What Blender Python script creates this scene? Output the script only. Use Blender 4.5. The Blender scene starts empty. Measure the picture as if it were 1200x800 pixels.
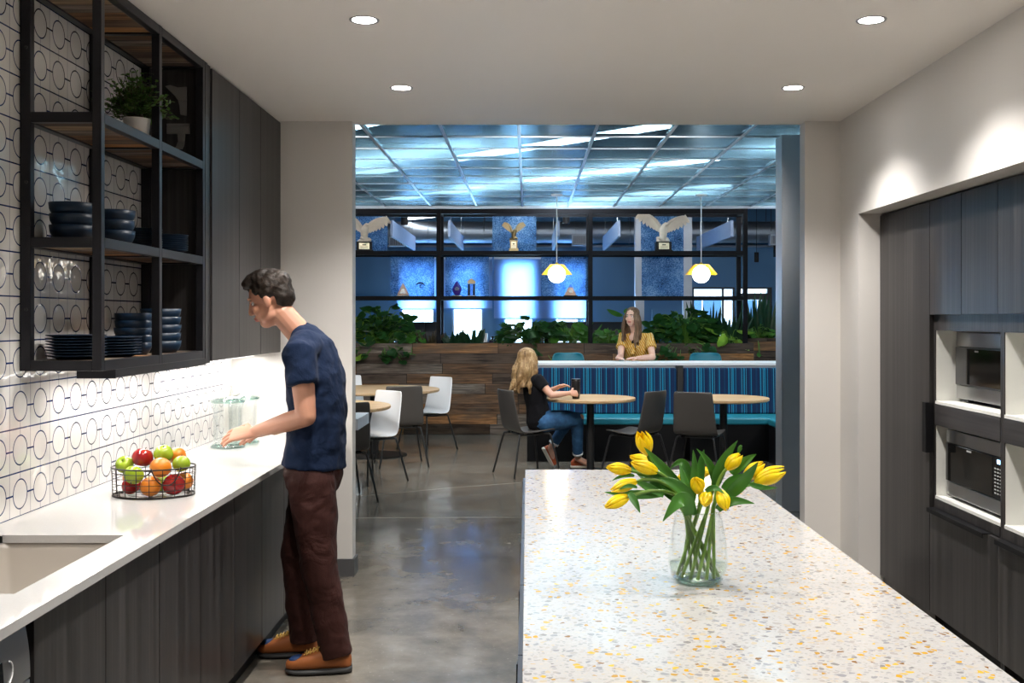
P_DOWN = 48.0
P_SKY = 3.2
P_DAY = 34.0
EXPOSURE = 1.95
P_STRIP = 1.4
P_LOUNGE = 62.0
P_LDOWN = 25.0
import bpy, bmesh, math, random
from mathutils import Vector, Matrix, Euler, Quaternion, noise
PI = math.pi
random.seed(7)
scene = bpy.context.scene
COL = scene.collection
EYE = 1.554          # camera height
FPX = 1250.0         # focal length in pixels of the 1200 px frame

def at(px, py, Y):
    """The point at depth Y seen at this place of the frame (used to read distances off the photo)."""
    return Vector(((px - 618.0) * Y / FPX, Y, EYE - (py - 373.0) * Y / FPX))

# ---------------------------------------------------------------- objects
def thing(name, label, cat, loc=(0, 0, 0), rz=0.0, group=None):
    o = bpy.data.objects.new(name, None)
    o.empty_display_size = 0.1
    COL.objects.link(o)
    o.location = loc
    o.rotation_euler = (0, 0, rz)
    o['label'] = label
    o['category'] = cat
    if group: o['group'] = group
    return o

def tag(o, label, cat, group=None):
    o['label'] = label; o['category'] = cat
    if group: o['group'] = group
    return o

def inv_of(parent):
    m = Matrix.Identity(4)
    chain = []
    p = parent
    while p is not None:
        chain.append(Matrix.LocRotScale(Vector(p.location), Euler(p.rotation_euler), Vector(p.scale)))
        p = p.parent
    for c in reversed(chain):
        m = m @ c
    return m.inverted()

def obj(name, bm, mats, parent=None, world=False, smooth=False, bevel=0.0, label=None, bseg=2, angle=35):
    me = bpy.data.meshes.new(name)
    if world and parent is not None:
        bmesh.ops.transform(bm, matrix=inv_of(parent), verts=bm.verts)
    bmesh.ops.recalc_face_normals(bm, faces=bm.faces)
    bm.to_mesh(me); bm.free()
    if not isinstance(mats, (list, tuple)): mats = [mats]
    for m in mats: me.materials.append(m)
    o = bpy.data.objects.new(name, me)
    COL.objects.link(o)
    if parent is not None: o.parent = parent
    if smooth:
        for p in me.polygons: p.use_smooth = True
    if bevel > 0:
        b = o.modifiers.new('bevel', 'BEVEL'); b.width = bevel; b.segments = bseg
        b.limit_method = 'ANGLE'; b.angle_limit = math.radians(angle)
    if label: o['label'] = label
    return o

def struct(name, bm, mats, parent=None, **k):
    o = obj(name, bm, mats, parent, **k)
    if parent is None: o['kind'] = 'structure'
    return o

def dup(root, loc, rz, label=None, group=None):
    r = root.copy(); COL.objects.link(r)
    r.location = loc; r.rotation_euler = (0, 0, rz)
    if label: r['label'] = label
    if group: r['group'] = group
    for ch in list(root.children):
        c = ch.copy(); COL.objects.link(c); c.parent = r
        for g in list(ch.children):
            d = g.copy(); COL.objects.link(d); d.parent = c
    return r

# ---------------------------------------------------------------- mesh pieces
def new(): return bmesh.new()

def box(bm, x0, x1, y0, y1, z0, z1, mi=0):
    v = [bm.verts.new((x, y, z)) for x in (x0, x1) for y in (y0, y1) for z in (z0, z1)]
    fs = [(0, 1, 3, 2), (4, 6, 7, 5), (0, 4, 5, 1), (2, 3, 7, 6), (0, 2, 6, 4), (1, 5, 7, 3)]
    for f in fs:
        fc = bm.faces.new([v[i] for i in f]); fc.material_index = mi
    return v

def boxm(*a, **k):
    bm = new(); box(bm, *a, **k); return bm

def xform(bm, verts, m):
    bmesh.ops.transform(bm, matrix=m, verts=verts)

def ring_loft(bm, rings, cap=True, closed=False, mi=0):
    """Skin a list of vertex-coordinate rings."""
    vs = [[bm.verts.new(p) for p in r] for r in rings]
    n = len(rings[0])
    rng = range(len(vs)) if closed else range(len(vs) - 1)
    for i in rng:
        a, b = vs[i], vs[(i + 1) % len(vs)]
        for j in range(n):
            f = bm.faces.new((a[j], a[(j + 1) % n], b[(j + 1) % n], b[j])); f.material_index = mi
    if cap and not closed:
        f = bm.faces.new(list(reversed(vs[0]))); f.material_index = mi
        f = bm.faces.new(vs[-1]); f.material_index = mi
    return [v for r in vs for v in r]

def tube(bm, pts, r, seg=8, closed=False, mi=0, cap=True):
    """Round tube along a polyline; r a number or one radius per point."""
    P = [Vector(p) for p in pts]
    n = len(P)
    R = r if isinstance(r, (list, tuple)) else [r] * n
    rings = []
    prev = None
    for i in range(n):
        if closed: t = P[(i + 1) % n] - P[i - 1]
        elif i == 0: t = P[1] - P[0]
        elif i == n - 1: t = P[-1] - P[-2]
        else: t = (P[i + 1] - P[i]).normalized() + (P[i] - P[i - 1]).normalized()
        if t.length < 1e-9: t = Vector((0, 0, 1))
        t.normalize()
        if prev is None:
            a = Vector((0, 0, 1)) if abs(t.z) < 0.9 else Vector((1, 0, 0))
            prev = (a - t * a.dot(t)).normalized()
        else:
            q = prev - t * prev.dot(t)
            if q.length > 1e-6: prev = q.normalized()
        b = t.cross(prev)
        rings.append([P[i] + (prev * math.cos(2 * PI * k / seg) + b * math.sin(2 * PI * k / seg)) * R[i] for k in range(seg)])
    return ring_loft(bm, rings, cap=cap, closed=closed, mi=mi)

def bez(p0, p1, p2, p3, n=10):
    p0, p1, p2, p3 = map(Vector, (p0, p1, p2, p3))
    out = []
    for i in range(n + 1):
        t = i / n; u = 1 - t
        out.append(p0 * u ** 3 + p1 * 3 * u * u * t + p2 * 3 * u * t * t + p3 * t ** 3)
    return out

def smoothline(pts, n=6):
    """Catmull-Rom through the points."""
    P = [Vector(p) for p in pts]
    P = [P[0] * 2 - P[1]] + P + [P[-1] * 2 - P[-2]]
    out = []
    for i in range(1, len(P) - 2):
        for k in range(n):
            t = k / n
            a, b, c, d = P[i - 1], P[i], P[i + 1], P[i + 2]
            out.append(0.5 * ((2 * b) + (c - a) * t + (2 * a - 5 * b + 4 * c - d) * t * t + (3 * b - a - 3 * c + d) * t ** 3))
    out.append(P[-2])
    return out

def lathe(bm, prof, seg=32, c=(0, 0, 0), mi=0, sx=1.0, sy=1.0):
    """Revolve (r, z) pairs about the vertical through c. r = 0 closes the end."""
    c = Vector(c)
    rows = []
    for r, z in prof:
        if r <= 1e-7: rows.append([bm.verts.new(c + Vector((0, 0, z)))])
        else: rows.append([bm.verts.new(c + Vector((r * sx * math.cos(2 * PI * k / seg), r * sy * math.sin(2 * PI * k / seg), z))) for k in range(seg)])
    for a, b in zip(rows, rows[1:]):
        for k in range(seg):
            k2 = (k + 1) % seg
            if len(a) == 1 and len(b) == 1: break
            if len(a) == 1: f = bm.faces.new((a[0], b[k2], b[k]))
            elif len(b) == 1: f = bm.faces.new((a[k], a[k2], b[0]))
            else: f = bm.faces.new((a[k], a[k2], b[k2], b[k]))
            f.material_index = mi
    return [v for r in rows for v in r]

def cyl(bm, c, r, z0, z1, seg=24, mi=0):
    return lathe(bm, [(0, z0), (r, z0), (r, z1), (0, z1)], seg, (c[0], c[1], 0), mi)

def blob(bm, c, rad, rot=None, sub=3):
    """Ellipsoid."""
    r = bmesh.ops.create_icosphere(bm, subdivisions=sub, radius=1.0)
    m = Matrix.Translation(Vector(c))
    if rot is not None: m = m @ rot.to_4x4()
    if not isinstance(rad, (tuple, list)): rad = (rad, rad, rad)
    m = m @ Matrix.Diagonal((*rad, 1.0))
    bmesh.ops.transform(bm, matrix=m, verts=r['verts'])
    return r['verts']

def limb(bm, pts, rad, side=None, seg=16, cap0=True, cap1=True):
    """Tapering limb with rounded ends. rad per point: r or (half width along side, half depth)."""
    P = [Vector(p) for p in pts]
    R = [(r, r) if not isinstance(r, (tuple, list)) else r for r in rad]
    n = len(P)
    sd = Vector(side) if side is not None else None
    rings = []
    def frame(t):
        s = sd
        if s is None or abs(s.normalized().dot(t)) > 0.98:
            s = Vector((0, 1, 0)) if abs(t.y) < 0.8 else Vector((1, 0, 0))
        s = (s - t * s.dot(t)).normalized()
        return s, t.cross(s)
    def ring(p, t, a, b):
        s, m = frame(t)
        return [p + s * (a * math.cos(2 * PI * k / seg)) + m * (b * math.sin(2 * PI * k / seg)) for k in range(seg)]
    T = []
    for i in range(n):
        if i == 0: t = P[1] - P[0]
        elif i == n - 1: t = P[-1] - P[-2]
        else: t = (P[i + 1] - P[i]).normalized() + (P[i] - P[i - 1]).normalized()
        T.append(t.normalized())
    for q in ((80, 55, 28) if cap0 else ()):
        c, s_ = math.cos(math.radians(q)), math.sin(math.radians(q))
        rr = min(R[0])
        rings.append(ring(P[0] - T[0] * rr * s_, T[0], R[0][0] * c, R[0][1] * c))
    for i in range(n): rings.append(ring(P[i], T[i], *R[i]))
    for q in ((28, 55, 80) if cap1 else ()):
        c, s_ = math.cos(math.radians(q)), math.sin(math.radians(q))
        rr = min(R[-1])
        rings.append(ring(P[-1] + T[-1] * rr * s_, T[-1], R[-1][0] * c, R[-1][1] * c))
    return ring_loft(bm, rings)

def fuse(o, voxel=0.006, smooth=4, fac=0.5):
    """Melt the pieces of a mesh into one continuous skin."""
    m = o.modifiers.new('remesh', 'REMESH'); m.mode = 'VOXEL'; m.voxel_size = voxel; m.use_smooth_shade = True
    s = o.modifiers.new('smooth', 'SMOOTH'); s.factor = fac; s.iterations = smooth
    return o

def grid_surface(bm, rows, mi=0):
    """Faces over a rectangular list of rows of points; returns the vertex rows."""
    vs = [[bm.verts.new(p) for p in r] for r in rows]
    for a, b in zip(vs, vs[1:]):
        for j in range(len(a) - 1):
            f = bm.faces.new((a[j], a[j + 1], b[j + 1], b[j])); f.material_index = mi
    return vs

def prism(bm, pts2, axis, a0, a1, mi=0):
    """Extrude a polygon. axis 'y': pts are (x, z); 'x': (y, z); 'z': (x, y)."""
    def mk(p, a):
        if axis == 'y': return (p[0], a, p[1])
        if axis == 'x': return (a, p[0], p[1])
        return (p[0], p[1], a)
    A = [bm.verts.new(mk(p, a0)) for p in pts2]
    B = [bm.verts.new(mk(p, a1)) for p in pts2]
    n = len(A)
    f = [bm.faces.new(A), bm.faces.new(list(reversed(B)))]
    for i in range(n): f.append(bm.faces.new((A[i], B[i], B[(i + 1) % n], A[(i + 1) % n])))
    for q in f: q.material_index = mi
    return A + B

def leaf(bm, base, tip, width, up=(0, 0, 1), bend=0.0, n=7, shape='blade', fold=0.25, mi=0, thick=0.0):
    """A leaf blade with a crease along its midrib. bend arches it towards up."""
    base, tip = Vector(base), Vector(tip)
    ax = tip - base; L = ax.length
    if L < 1e-6: return
    d = ax / L
    u = Vector(up); u = u - d * u.dot(d)
    if u.length < 1e-5: u = Vector((1, 0, 0)) - d * d.x
    u.normalize(); s = d.cross(u)
    rows = []
    for i in range(n + 1):
        t = i / n
        if shape == 'heart': w = math.sin(PI * min(1, t * 0.86 + 0.14)) ** 0.8 * (1.25 - 0.75 * t)
        elif shape == 'strap': w = min(1.0, 4.0 * t + 0.55) * (1 - t ** 4) ** 0.9
        else: w = math.sin(PI * (t * 0.9 + 0.08)) ** 0.75 * (1.1 - 0.25 * t)
        if i == n: w = 0.02
        w *= width * 0.5
        c = base + ax * t + u * (bend * L * 4 * t * (1 - t))
        rows.append([c - s * w + u * w * fold, c, c + s * w + u * w * fold])
    grid_surface(bm, rows, mi)
# ---------------------------------------------------------------- materials
class G:
    """Small helper to wire a node tree."""
    def __init__(s, name):
        s.m = bpy.data.materials.new(name); s.m.use_nodes = True
        s.t = s.m.node_tree; s.t.nodes.clear()
        s.out = s.t.nodes.new('ShaderNodeOutputMaterial')
    def n(s, typ, inputs=None, **props):
        nd = s.t.nodes.new(typ)
        for k, v in props.items(): setattr(nd, k, v)
        for k, v in (inputs or {}).items(): s.put(nd, k, v)
        return nd
    def put(s, nd, k, v):
        sock = nd.inputs[k]
        if hasattr(v, 'is_linked') or hasattr(v, 'links'): s.t.links.new(v, sock)
        elif isinstance(v, bpy.types.Node): s.t.links.new(v.outputs[0], sock)
        else:
            if sock.type == 'RGBA' and len(v) == 3: v = (*v, 1.0)
            sock.default_value = v
    def math(s, op, a, b=None, c=None, clamp=False):
        nd = s.t.nodes.new('ShaderNodeMath'); nd.operation = op; nd.use_clamp = clamp
        for i, v in enumerate((a, b, c)):
            if v is not None: s.put(nd, i, v)
        return nd.outputs[0]
    def coord(s, kind='Object'):
        return s.n('ShaderNodeTexCoord').outputs[kind]
    def xyz(s, vec):
        x = s.n('ShaderNodeSeparateXYZ', {0: vec}); return x.outputs
    def vec(s, x=0.0, y=0.0, z=0.0):
        return s.n('ShaderNodeCombineXYZ', {0: x, 1: y, 2: z}).outputs[0]
    def mapping(s, vec, scale=(1, 1, 1), rot=(0, 0, 0), loc=(0, 0, 0)):
        return s.n('ShaderNodeMapping', {'Vector': vec, 'Scale': scale, 'Rotation': rot, 'Location': loc}).outputs[0]
    def noise(s, vec, scale=5, detail=4, rough=0.5, dist=0.0, dim='3D'):
        nd = s.n('ShaderNodeTexNoise', {'Scale': scale, 'Detail': detail, 'Roughness': rough, 'Distortion': dist}, noise_dimensions=dim)
        s.put(nd, 'W' if dim == '1D' else 'Vector', vec)
        return nd.outputs['Fac']
    def white(s, vec):
        nd = s.n('ShaderNodeTexWhiteNoise', {'Vector': vec}); return nd.outputs
    def ramp(s, fac, stops, interp='LINEAR'):
        nd = s.n('ShaderNodeValToRGB', {0: fac}); cr = nd.color_ramp; cr.interpolation = interp
        while len(cr.elements) < len(stops): cr.elements.new(0.5)
        for e, (p, c) in zip(cr.elements, stops):
            e.position = p; e.color = (*c, 1.0) if len(c) == 3 else c
        return nd.outputs[0]
    def mix(s, fac, a, b, mode='MIX'):
        nd = s.t.nodes.new('ShaderNodeMix'); nd.data_type = 'RGBA'; nd.blend_type = mode
        s.put(nd, 0, fac); s.put(nd, 6, a); s.put(nd, 7, b)
        return nd.outputs[2]
    def bump(s, h, strength=0.3, dist=0.01):
        return s.n('ShaderNodeBump', {'Height': h, 'Strength': strength, 'Distance': dist}).outputs[0]
    def bsdf(s, color, rough=0.5, metal=0.0, normal=None, **kw):
        d = {'Base Color': color, 'Roughness': rough, 'Metallic': metal}
        if normal is not None: d['Normal'] = normal
        d.update(kw)
        b = s.n('ShaderNodeBsdfPrincipled', d)
        s.t.links.new(b.outputs[0], s.out.inputs[0]); return b
    def done(s, sh):
        s.t.links.new(sh.outputs[0] if isinstance(sh, bpy.types.Node) else sh, s.out.inputs[0]); return s.m

def srgb(r, g, b):
    f = lambda c: (c / 255 / 12.92) if c / 255 <= 0.04045 else ((c / 255 + 0.055) / 1.055) ** 2.4
    return (f(r), f(g), f(b))

M = {}
def plain(name, color, rough=0.5, metal=0.0, vary=0.08, scale=12.0, bump=0.0, **kw):
    """Flat colour with a light procedural mottling."""
    g = G(name); co = g.coord()
    nz = g.noise(co, scale, 3)
    c = g.mix(nz, tuple(v * (1 - vary) for v in color), tuple(min(1, v * (1 + vary)) for v in color))
    nm = g.bump(g.noise(co, scale * 12, 2), bump, 0.004) if bump else None
    g.bsdf(c, rough, metal, nm, **kw)
    M[name] = g.m; return g.m

def glow(name, color, strength):
    g = G(name)
    M[name] = g.done(g.n('ShaderNodeEmission', {'Color': color, 'Strength': strength})); return M[name]

plain('paint_wall', (0.68, 0.655, 0.625), 0.55, vary=0.015, scale=2)
plain('paint_ceiling', (0.86, 0.825, 0.785), 0.6, vary=0.015, scale=2)
plain('paint_office', (0.065, 0.19, 0.36), 0.6, vary=0.03, scale=2)
plain('paint_lounge', (0.52, 0.52, 0.52), 0.6, vary=0.02, scale=2)
plain('deck_dark', (0.035, 0.045, 0.06), 0.7)
plain('column_grey', (0.33, 0.34, 0.36), 0.42, vary=0.06, scale=6)
plain('column_white', (0.36, 0.39, 0.44), 0.5)
plain('baseboard_grey', (0.085, 0.085, 0.088), 0.5)
plain('steel_black', (0.022, 0.022, 0.026), 0.34, 0.6, vary=0.25, scale=18)
plain('frame_black', (0.008, 0.008, 0.010), 0.6, 0.0, **{'Specular IOR Level': 0.08})
plain('powder_black', (0.012, 0.012, 0.013), 0.42)
plain('satin_black', (0.005, 0.005, 0.006), 0.5, **{'Specular IOR Level': 0.2})
plain('chair_grey', (0.062, 0.056, 0.052), 0.42, vary=0.05)
plain('chair_white', (0.80, 0.81, 0.83), 0.38, vary=0.02)
plain('lining_white', (0.70, 0.70, 0.66), 0.45, vary=0.02)
plain('teal_vinyl', (0.012, 0.185, 0.255), 0.42, vary=0.05)
plain('teal_shell', (0.010, 0.17, 0.24), 0.5, vary=0.05)
plain('stainless', (0.50, 0.50, 0.50), 0.28, 1.0, vary=0.06)
plain('appliance_side', (0.12, 0.12, 0.12), 0.35, 0.8)
plain('black_glass', (0.006, 0.006, 0.006), 0.06)
plain('display_black', (0.004, 0.004, 0.005), 0.15)
plain('key_grey', (0.42, 0.42, 0.42), 0.5)
plain('sink_composite', (0.46, 0.42, 0.37), 0.38, vary=0.03)
plain('dish_navy', (0.004, 0.017, 0.040), 0.42, vary=0.1, **{'Specular IOR Level': 0.35})
plain('pot_white', (0.62, 0.60, 0.58), 0.55, vary=0.05)
plain('soil', (0.02, 0.014, 0.01), 0.9, bump=0.5)
plain('wire_dark', (0.03, 0.026, 0.024), 0.4, 0.8)
plain('duct_metal', (0.26, 0.29, 0.33), 0.42, 0.9, vary=0.1, scale=5)
plain('baffle_felt', (0.25, 0.32, 0.46), 0.9)
plain('white_metal', (0.75, 0.75, 0.74), 0.45)
plain('cord_white', (0.70, 0.70, 0.68), 0.6)
plain('statue_cream', (0.66, 0.58, 0.48), 0.5, vary=0.12, scale=30)
plain('statue_gold', (0.24, 0.18, 0.09), 0.35, 0.7, vary=0.1, scale=30)
plain('plaque_gold', (0.55, 0.50, 0.36), 0.35, 0.5)
plain('bronze_award', (0.30, 0.20, 0.15), 0.3, 0.5)
plain('silver_award', (0.45, 0.47, 0.5), 0.2, 0.9)
plain('purple_glass', (0.045, 0.02, 0.22), 0.1)
plain('monitor_black', (0.012, 0.014, 0.02), 0.4)
plain('paper_white', (0.72, 0.74, 0.78), 0.6)
plain('binder_blue', (0.10, 0.22, 0.42), 0.5)
plain('bottle_dark', (0.02, 0.012, 0.03), 0.15)
plain('orange_plastic', (0.75, 0.10, 0.02), 0.4)
plain('yellow_plastic', (0.80, 0.48, 0.03), 0.4)
plain('cup_black', (0.010, 0.010, 0.011), 0.28)
plain('cup_band', (0.10, 0.075, 0.055), 0.35)
plain('letter_grey', (0.16, 0.155, 0.15), 0.6, vary=0.15)
plain('rock_grey', (0.5, 0.47, 0.43), 0.7)
plain('stem_green', (0.10, 0.22, 0.03), 0.45)
plain('stem_brown', (0.06, 0.045, 0.02), 0.7)
plain('facade_white', (0.55, 0.52, 0.53), 0.7)
plain('facade_glass', (0.05, 0.10, 0.16), 0.5, **{'Specular IOR Level': 0.1})
plain('ground_grey', (0.30, 0.30, 0.30), 0.9)
plain('apple_stem', (0.07, 0.04, 0.02), 0.7)

def green(name, c0, c1, rough=0.38):
    g = G(name); co = g.coord()
    nz = g.noise(co, 9, 3)
    oi = g.n('ShaderNodeObjectInfo').outputs['Random']
    c = g.ramp(nz, [(0.3, c0), (0.7, c1)])
    b = g.bsdf(c, rough, 0, g.bump(g.noise(co, 90, 2), 0.15, 0.003), **{'Specular IOR Level': 0.4})
    tr = g.n('ShaderNodeBsdfTranslucent', {'Color': tuple(v * 1.3 for v in c1)})
    M[name] = g.done(g.n('ShaderNodeMixShader', {0: 0.22, 1: b.outputs[0], 2: tr.outputs[0]}))
green('leaf_dark', (0.008, 0.040, 0.010), (0.028, 0.10, 0.020))
green('leaf_mid', (0.028, 0.11, 0.018), (0.085, 0.25, 0.035))
green('leaf_pale', (0.12, 0.28, 0.02), (0.35, 0.52, 0.06))
green('leaf_spear', (0.006, 0.030, 0.016), (0.022, 0.075, 0.030))
green('leaf_herb', (0.035, 0.10, 0.016), (0.11, 0.24, 0.04))
green('leaf_tulip', (0.030, 0.115, 0.018), (0.075, 0.25, 0.030), 0.35)
green('stem_tulip', (0.10, 0.21, 0.025), (0.21, 0.37, 0.06), 0.35)

def petals():
    g = G('petal_yellow'); co = g.coord()
    nz = g.noise(g.mapping(co, (60, 60, 9)), 1, 3)
    c = g.ramp(nz, [(0.3, (0.86, 0.62, 0.001)), (0.6, (0.94, 0.77, 0.004)), (0.8, (0.95, 0.82, 0.03))])
    b = g.bsdf(c, 0.42, 0)
    tr = g.n('ShaderNodeBsdfTranslucent', {'Color': (0.97, 0.74, 0.01, 1)})
    M['petal_yellow'] = g.done(g.n('ShaderNodeMixShader', {0: 0.3, 1: b.outputs[0], 2: tr.outputs[0]}))
petals()

def glassy(name, tint=(1, 1, 1), gloss=0.10, rough=0.02, edge=0.5):
    """Thin clear glass: mostly transparent, mirror towards grazing angles."""
    g = G(name)
    lw = g.n('ShaderNodeLayerWeight', {'Blend': edge}).outputs['Facing']
    f = g.math('ADD', g.math('MULTIPLY', g.math('POWER', lw, 3.0), 0.75), gloss, clamp=True)
    t = g.n('ShaderNodeBsdfTransparent', {'Color': (*tint, 1)})
    r = g.n('ShaderNodeBsdfGlossy', {'Color': (0.9, 0.93, 0.93, 1), 'Roughness': rough})
    M[name] = g.done(g.n('ShaderNodeMixShader', {0: f, 1: t.outputs[0], 2: r.outputs[0]}))
glassy('glass_pane', (0.93, 0.97, 1.0), 0.05)
glassy('glass_vase', (0.975, 0.985, 0.985), 0.035, edge=0.30)
glassy('glass_jar', (0.965, 0.978, 0.974), 0.06, edge=0.42)
glassy('glass_rim', (0.70, 0.82, 0.78), 0.16, edge=0.5)
glassy('crystal', (0.75, 0.85, 0.95), 0.2, edge=0.5)
glassy('water_clear', (0.90, 0.95, 0.88), 0.06, edge=0.3)

# dark laminate with a fine vertical grain
def laminate(name, base, axis='z', dark=0.42):
    g = G(name); co = g.coord()
    sc = (70, 70, 1.1) if axis == 'z' else (70, 1.1, 70)
    a = g.noise(g.mapping(co, sc), 1, 5, 0.6)
    sc2 = (22, 22, 0.3) if axis == 'z' else (9, 0.25, 9)
    b = g.noise(g.mapping(co, sc2), 1, 3)
    f = g.math('ADD', g.math('MULTIPLY', a, 0.55), g.math('MULTIPLY', b, 0.45))
    c = g.ramp(f, [(0.36, tuple(v * dark for v in base)), (0.5, base), (0.64, tuple(v * 1.9 for v in base))])
    g.bsdf(c, g.ramp(a, [(0, (0.26,) * 3), (1, (0.40,) * 3)]), 0, g.bump(a, 0.10, 0.002), **{'Specular IOR Level': 0.33})
    M[name] = g.m
laminate('laminate', (0.029, 0.0265, 0.026))
laminate('laminate_flat', (0.029, 0.027, 0.027), 'y')

# pale oak for the round table tops
def oak():
    g = G('oak'); co = g.coord()
    a = g.noise(g.mapping(co, (3, 40, 40)), 1, 5, 0.6, 0.4)
    c = g.ramp(a, [(0.3, (0.40, 0.25, 0.125)), (0.6, (0.56, 0.38, 0.21)), (0.8, (0.62, 0.44, 0.26))])
    g.bsdf(c, 0.4, 0, g.bump(a, 0.06, 0.002)); M['oak'] = g.m
oak()

# reclaimed boards: rows of random length, brown to grey
def planks(name, row=0.13, length=1.15, u='x', warm=1.0, level=1.0):
    g = G(name); co = g.coord(); X = g.xyz(co)
    if u == 'x': U, V = g.math('ADD', X[0], g.math('MULTIPLY', X[1], 0.73)), X[2]
    elif u == 'shelf': U, V = X[0], X[1]
    r = g.math('FLOOR', g.math('DIVIDE', V, row))
    ro = g.white(g.vec(r, 3.1, 0.7))[0]
    ul = g.math('DIVIDE', g.math('ADD', U, g.math('MULTIPLY', ro, 7.0)), length)
    k = g.math('FLOOR', ul)
    rnd = g.white(g.vec(r, k, 1.3))
    shift = g.n('ShaderNodeVectorMath', {0: rnd[1], 1: (37.0, 37.0, 37.0)}, operation='MULTIPLY').outputs[0]
    p = g.n('ShaderNodeVectorMath', {0: g.vec(U, V, 0.0), 1: shift}, operation='ADD').outputs[0]
    grain = g.noise(g.mapping(p, (2.2, 38, 1)), 1, 6, 0.65, 0.6)
    blot = g.noise(g.mapping(p, (2.5, 6, 1)), 1, 3)
    tone = g.ramp(rnd[0], [(0.0, (0.030, 0.018, 0.011)), (0.16, (0.085, 0.046, 0.025)), (0.32, (0.19, 0.090, 0.036)), (0.46, (0.055, 0.037, 0.028)),
                           (0.58, (0.25, 0.115, 0.040)), (0.68, (0.125, 0.100, 0.082)), (0.82, (0.115, 0.060, 0.030)), (0.93, (0.26, 0.18, 0.10))], 'CONSTANT')
    c = g.mix(1.0, tone, g.ramp(grain, [(0.30, (0.16,) * 3), (0.5, (0.85,) * 3), (0.70, (1.9,) * 3)]), 'MULTIPLY')
    c = g.mix(g.ramp(blot, [(0.45, (0, 0, 0)), (0.7, (0.75, 0.75, 0.75))]), c, (0.05 * level, 0.036 * level, 0.027 * level, 1))
    fv = g.math('FRACT', g.math('DIVIDE', V, row)); fu = g.math('FRACT', ul)
    gap = g.math('ADD', g.math('LESS_THAN', fv, 0.035), g.math('LESS_THAN', fu, 0.006), clamp=True)
    c = g.mix(gap, c, (0.006, 0.004, 0.003, 1))
    if level != 1.0: c = g.mix(1.0, c, (level,) * 3, 'MULTIPLY')
    h = g.math('SUBTRACT', g.math('ADD', g.math('MULTIPLY', grain, 0.3), g.math('MULTIPLY', rnd[0], 0.5)), gap)
    g.bsdf(c, 0.65, 0, g.bump(h, 0.5, 0.006), **{'Specular IOR Level': 0.25}); M[name] = g.m
planks('reclaimed_planks', 0.1355, level=1.6)
planks('shelf_planks', 0.10, 0.8, 'shelf', level=1.9)

# polished concrete
def concrete():
    g = G('concrete'); co = g.coord(); X = g.xyz(co)
    a = g.noise(co, 0.85, 6, 0.62, 0.6)
    b = g.noise(co, 5.5, 7, 0.65)
    d = g.noise(co, 60, 2)
    f = g.math('ADD', g.math('MULTIPLY', a, 0.6), g.math('MULTIPLY', b, 0.4))
    c = g.ramp(f, [(0.30, (0.066, 0.060, 0.052)), (0.46, (0.125, 0.112, 0.094)), (0.57, (0.185, 0.164, 0.134)), (0.70, (0.26, 0.235, 0.20))])
    c = g.mix(g.ramp(d, [(0.66, (0, 0, 0)), (0.75, (0.35, 0.35, 0.35))]), c, (0.42, 0.40, 0.36, 1))
    # hairline control joints and cracks
    cr = g.noise(co, 0.6, 3)
    y1 = g.math('ADD', X[1], g.math('MULTIPLY', g.math('SUBTRACT', cr, 0.5), 0.22))
    l1 = g.math('LESS_THAN', g.math('ABSOLUTE', g.math('SUBTRACT', y1, 8.33)), 0.012)
    l2 = g.math('LESS_THAN', g.math('ABSOLUTE', g.math('SUBTRACT', g.math('ADD', y1, g.math('MULTIPLY', X[0], -0.55)), 10.15)), 0.010)
    lf = g.math('MULTIPLY', g.math('ADD', l1, l2, clamp=True), 0.4)
    c = g.mix(lf, c, (0.5, 0.47, 0.42, 1))
    ro = g.ramp(g.noise(co, 2.2, 5), [(0.3, (0.10,) * 3), (0.7, (0.24,) * 3)])
    g.bsdf(c, ro, 0, g.bump(g.noise(co, 1.6, 3), 0.035, 0.02), **{'Specular IOR Level': 0.55}); M['concrete'] = g.m
concrete()

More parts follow.
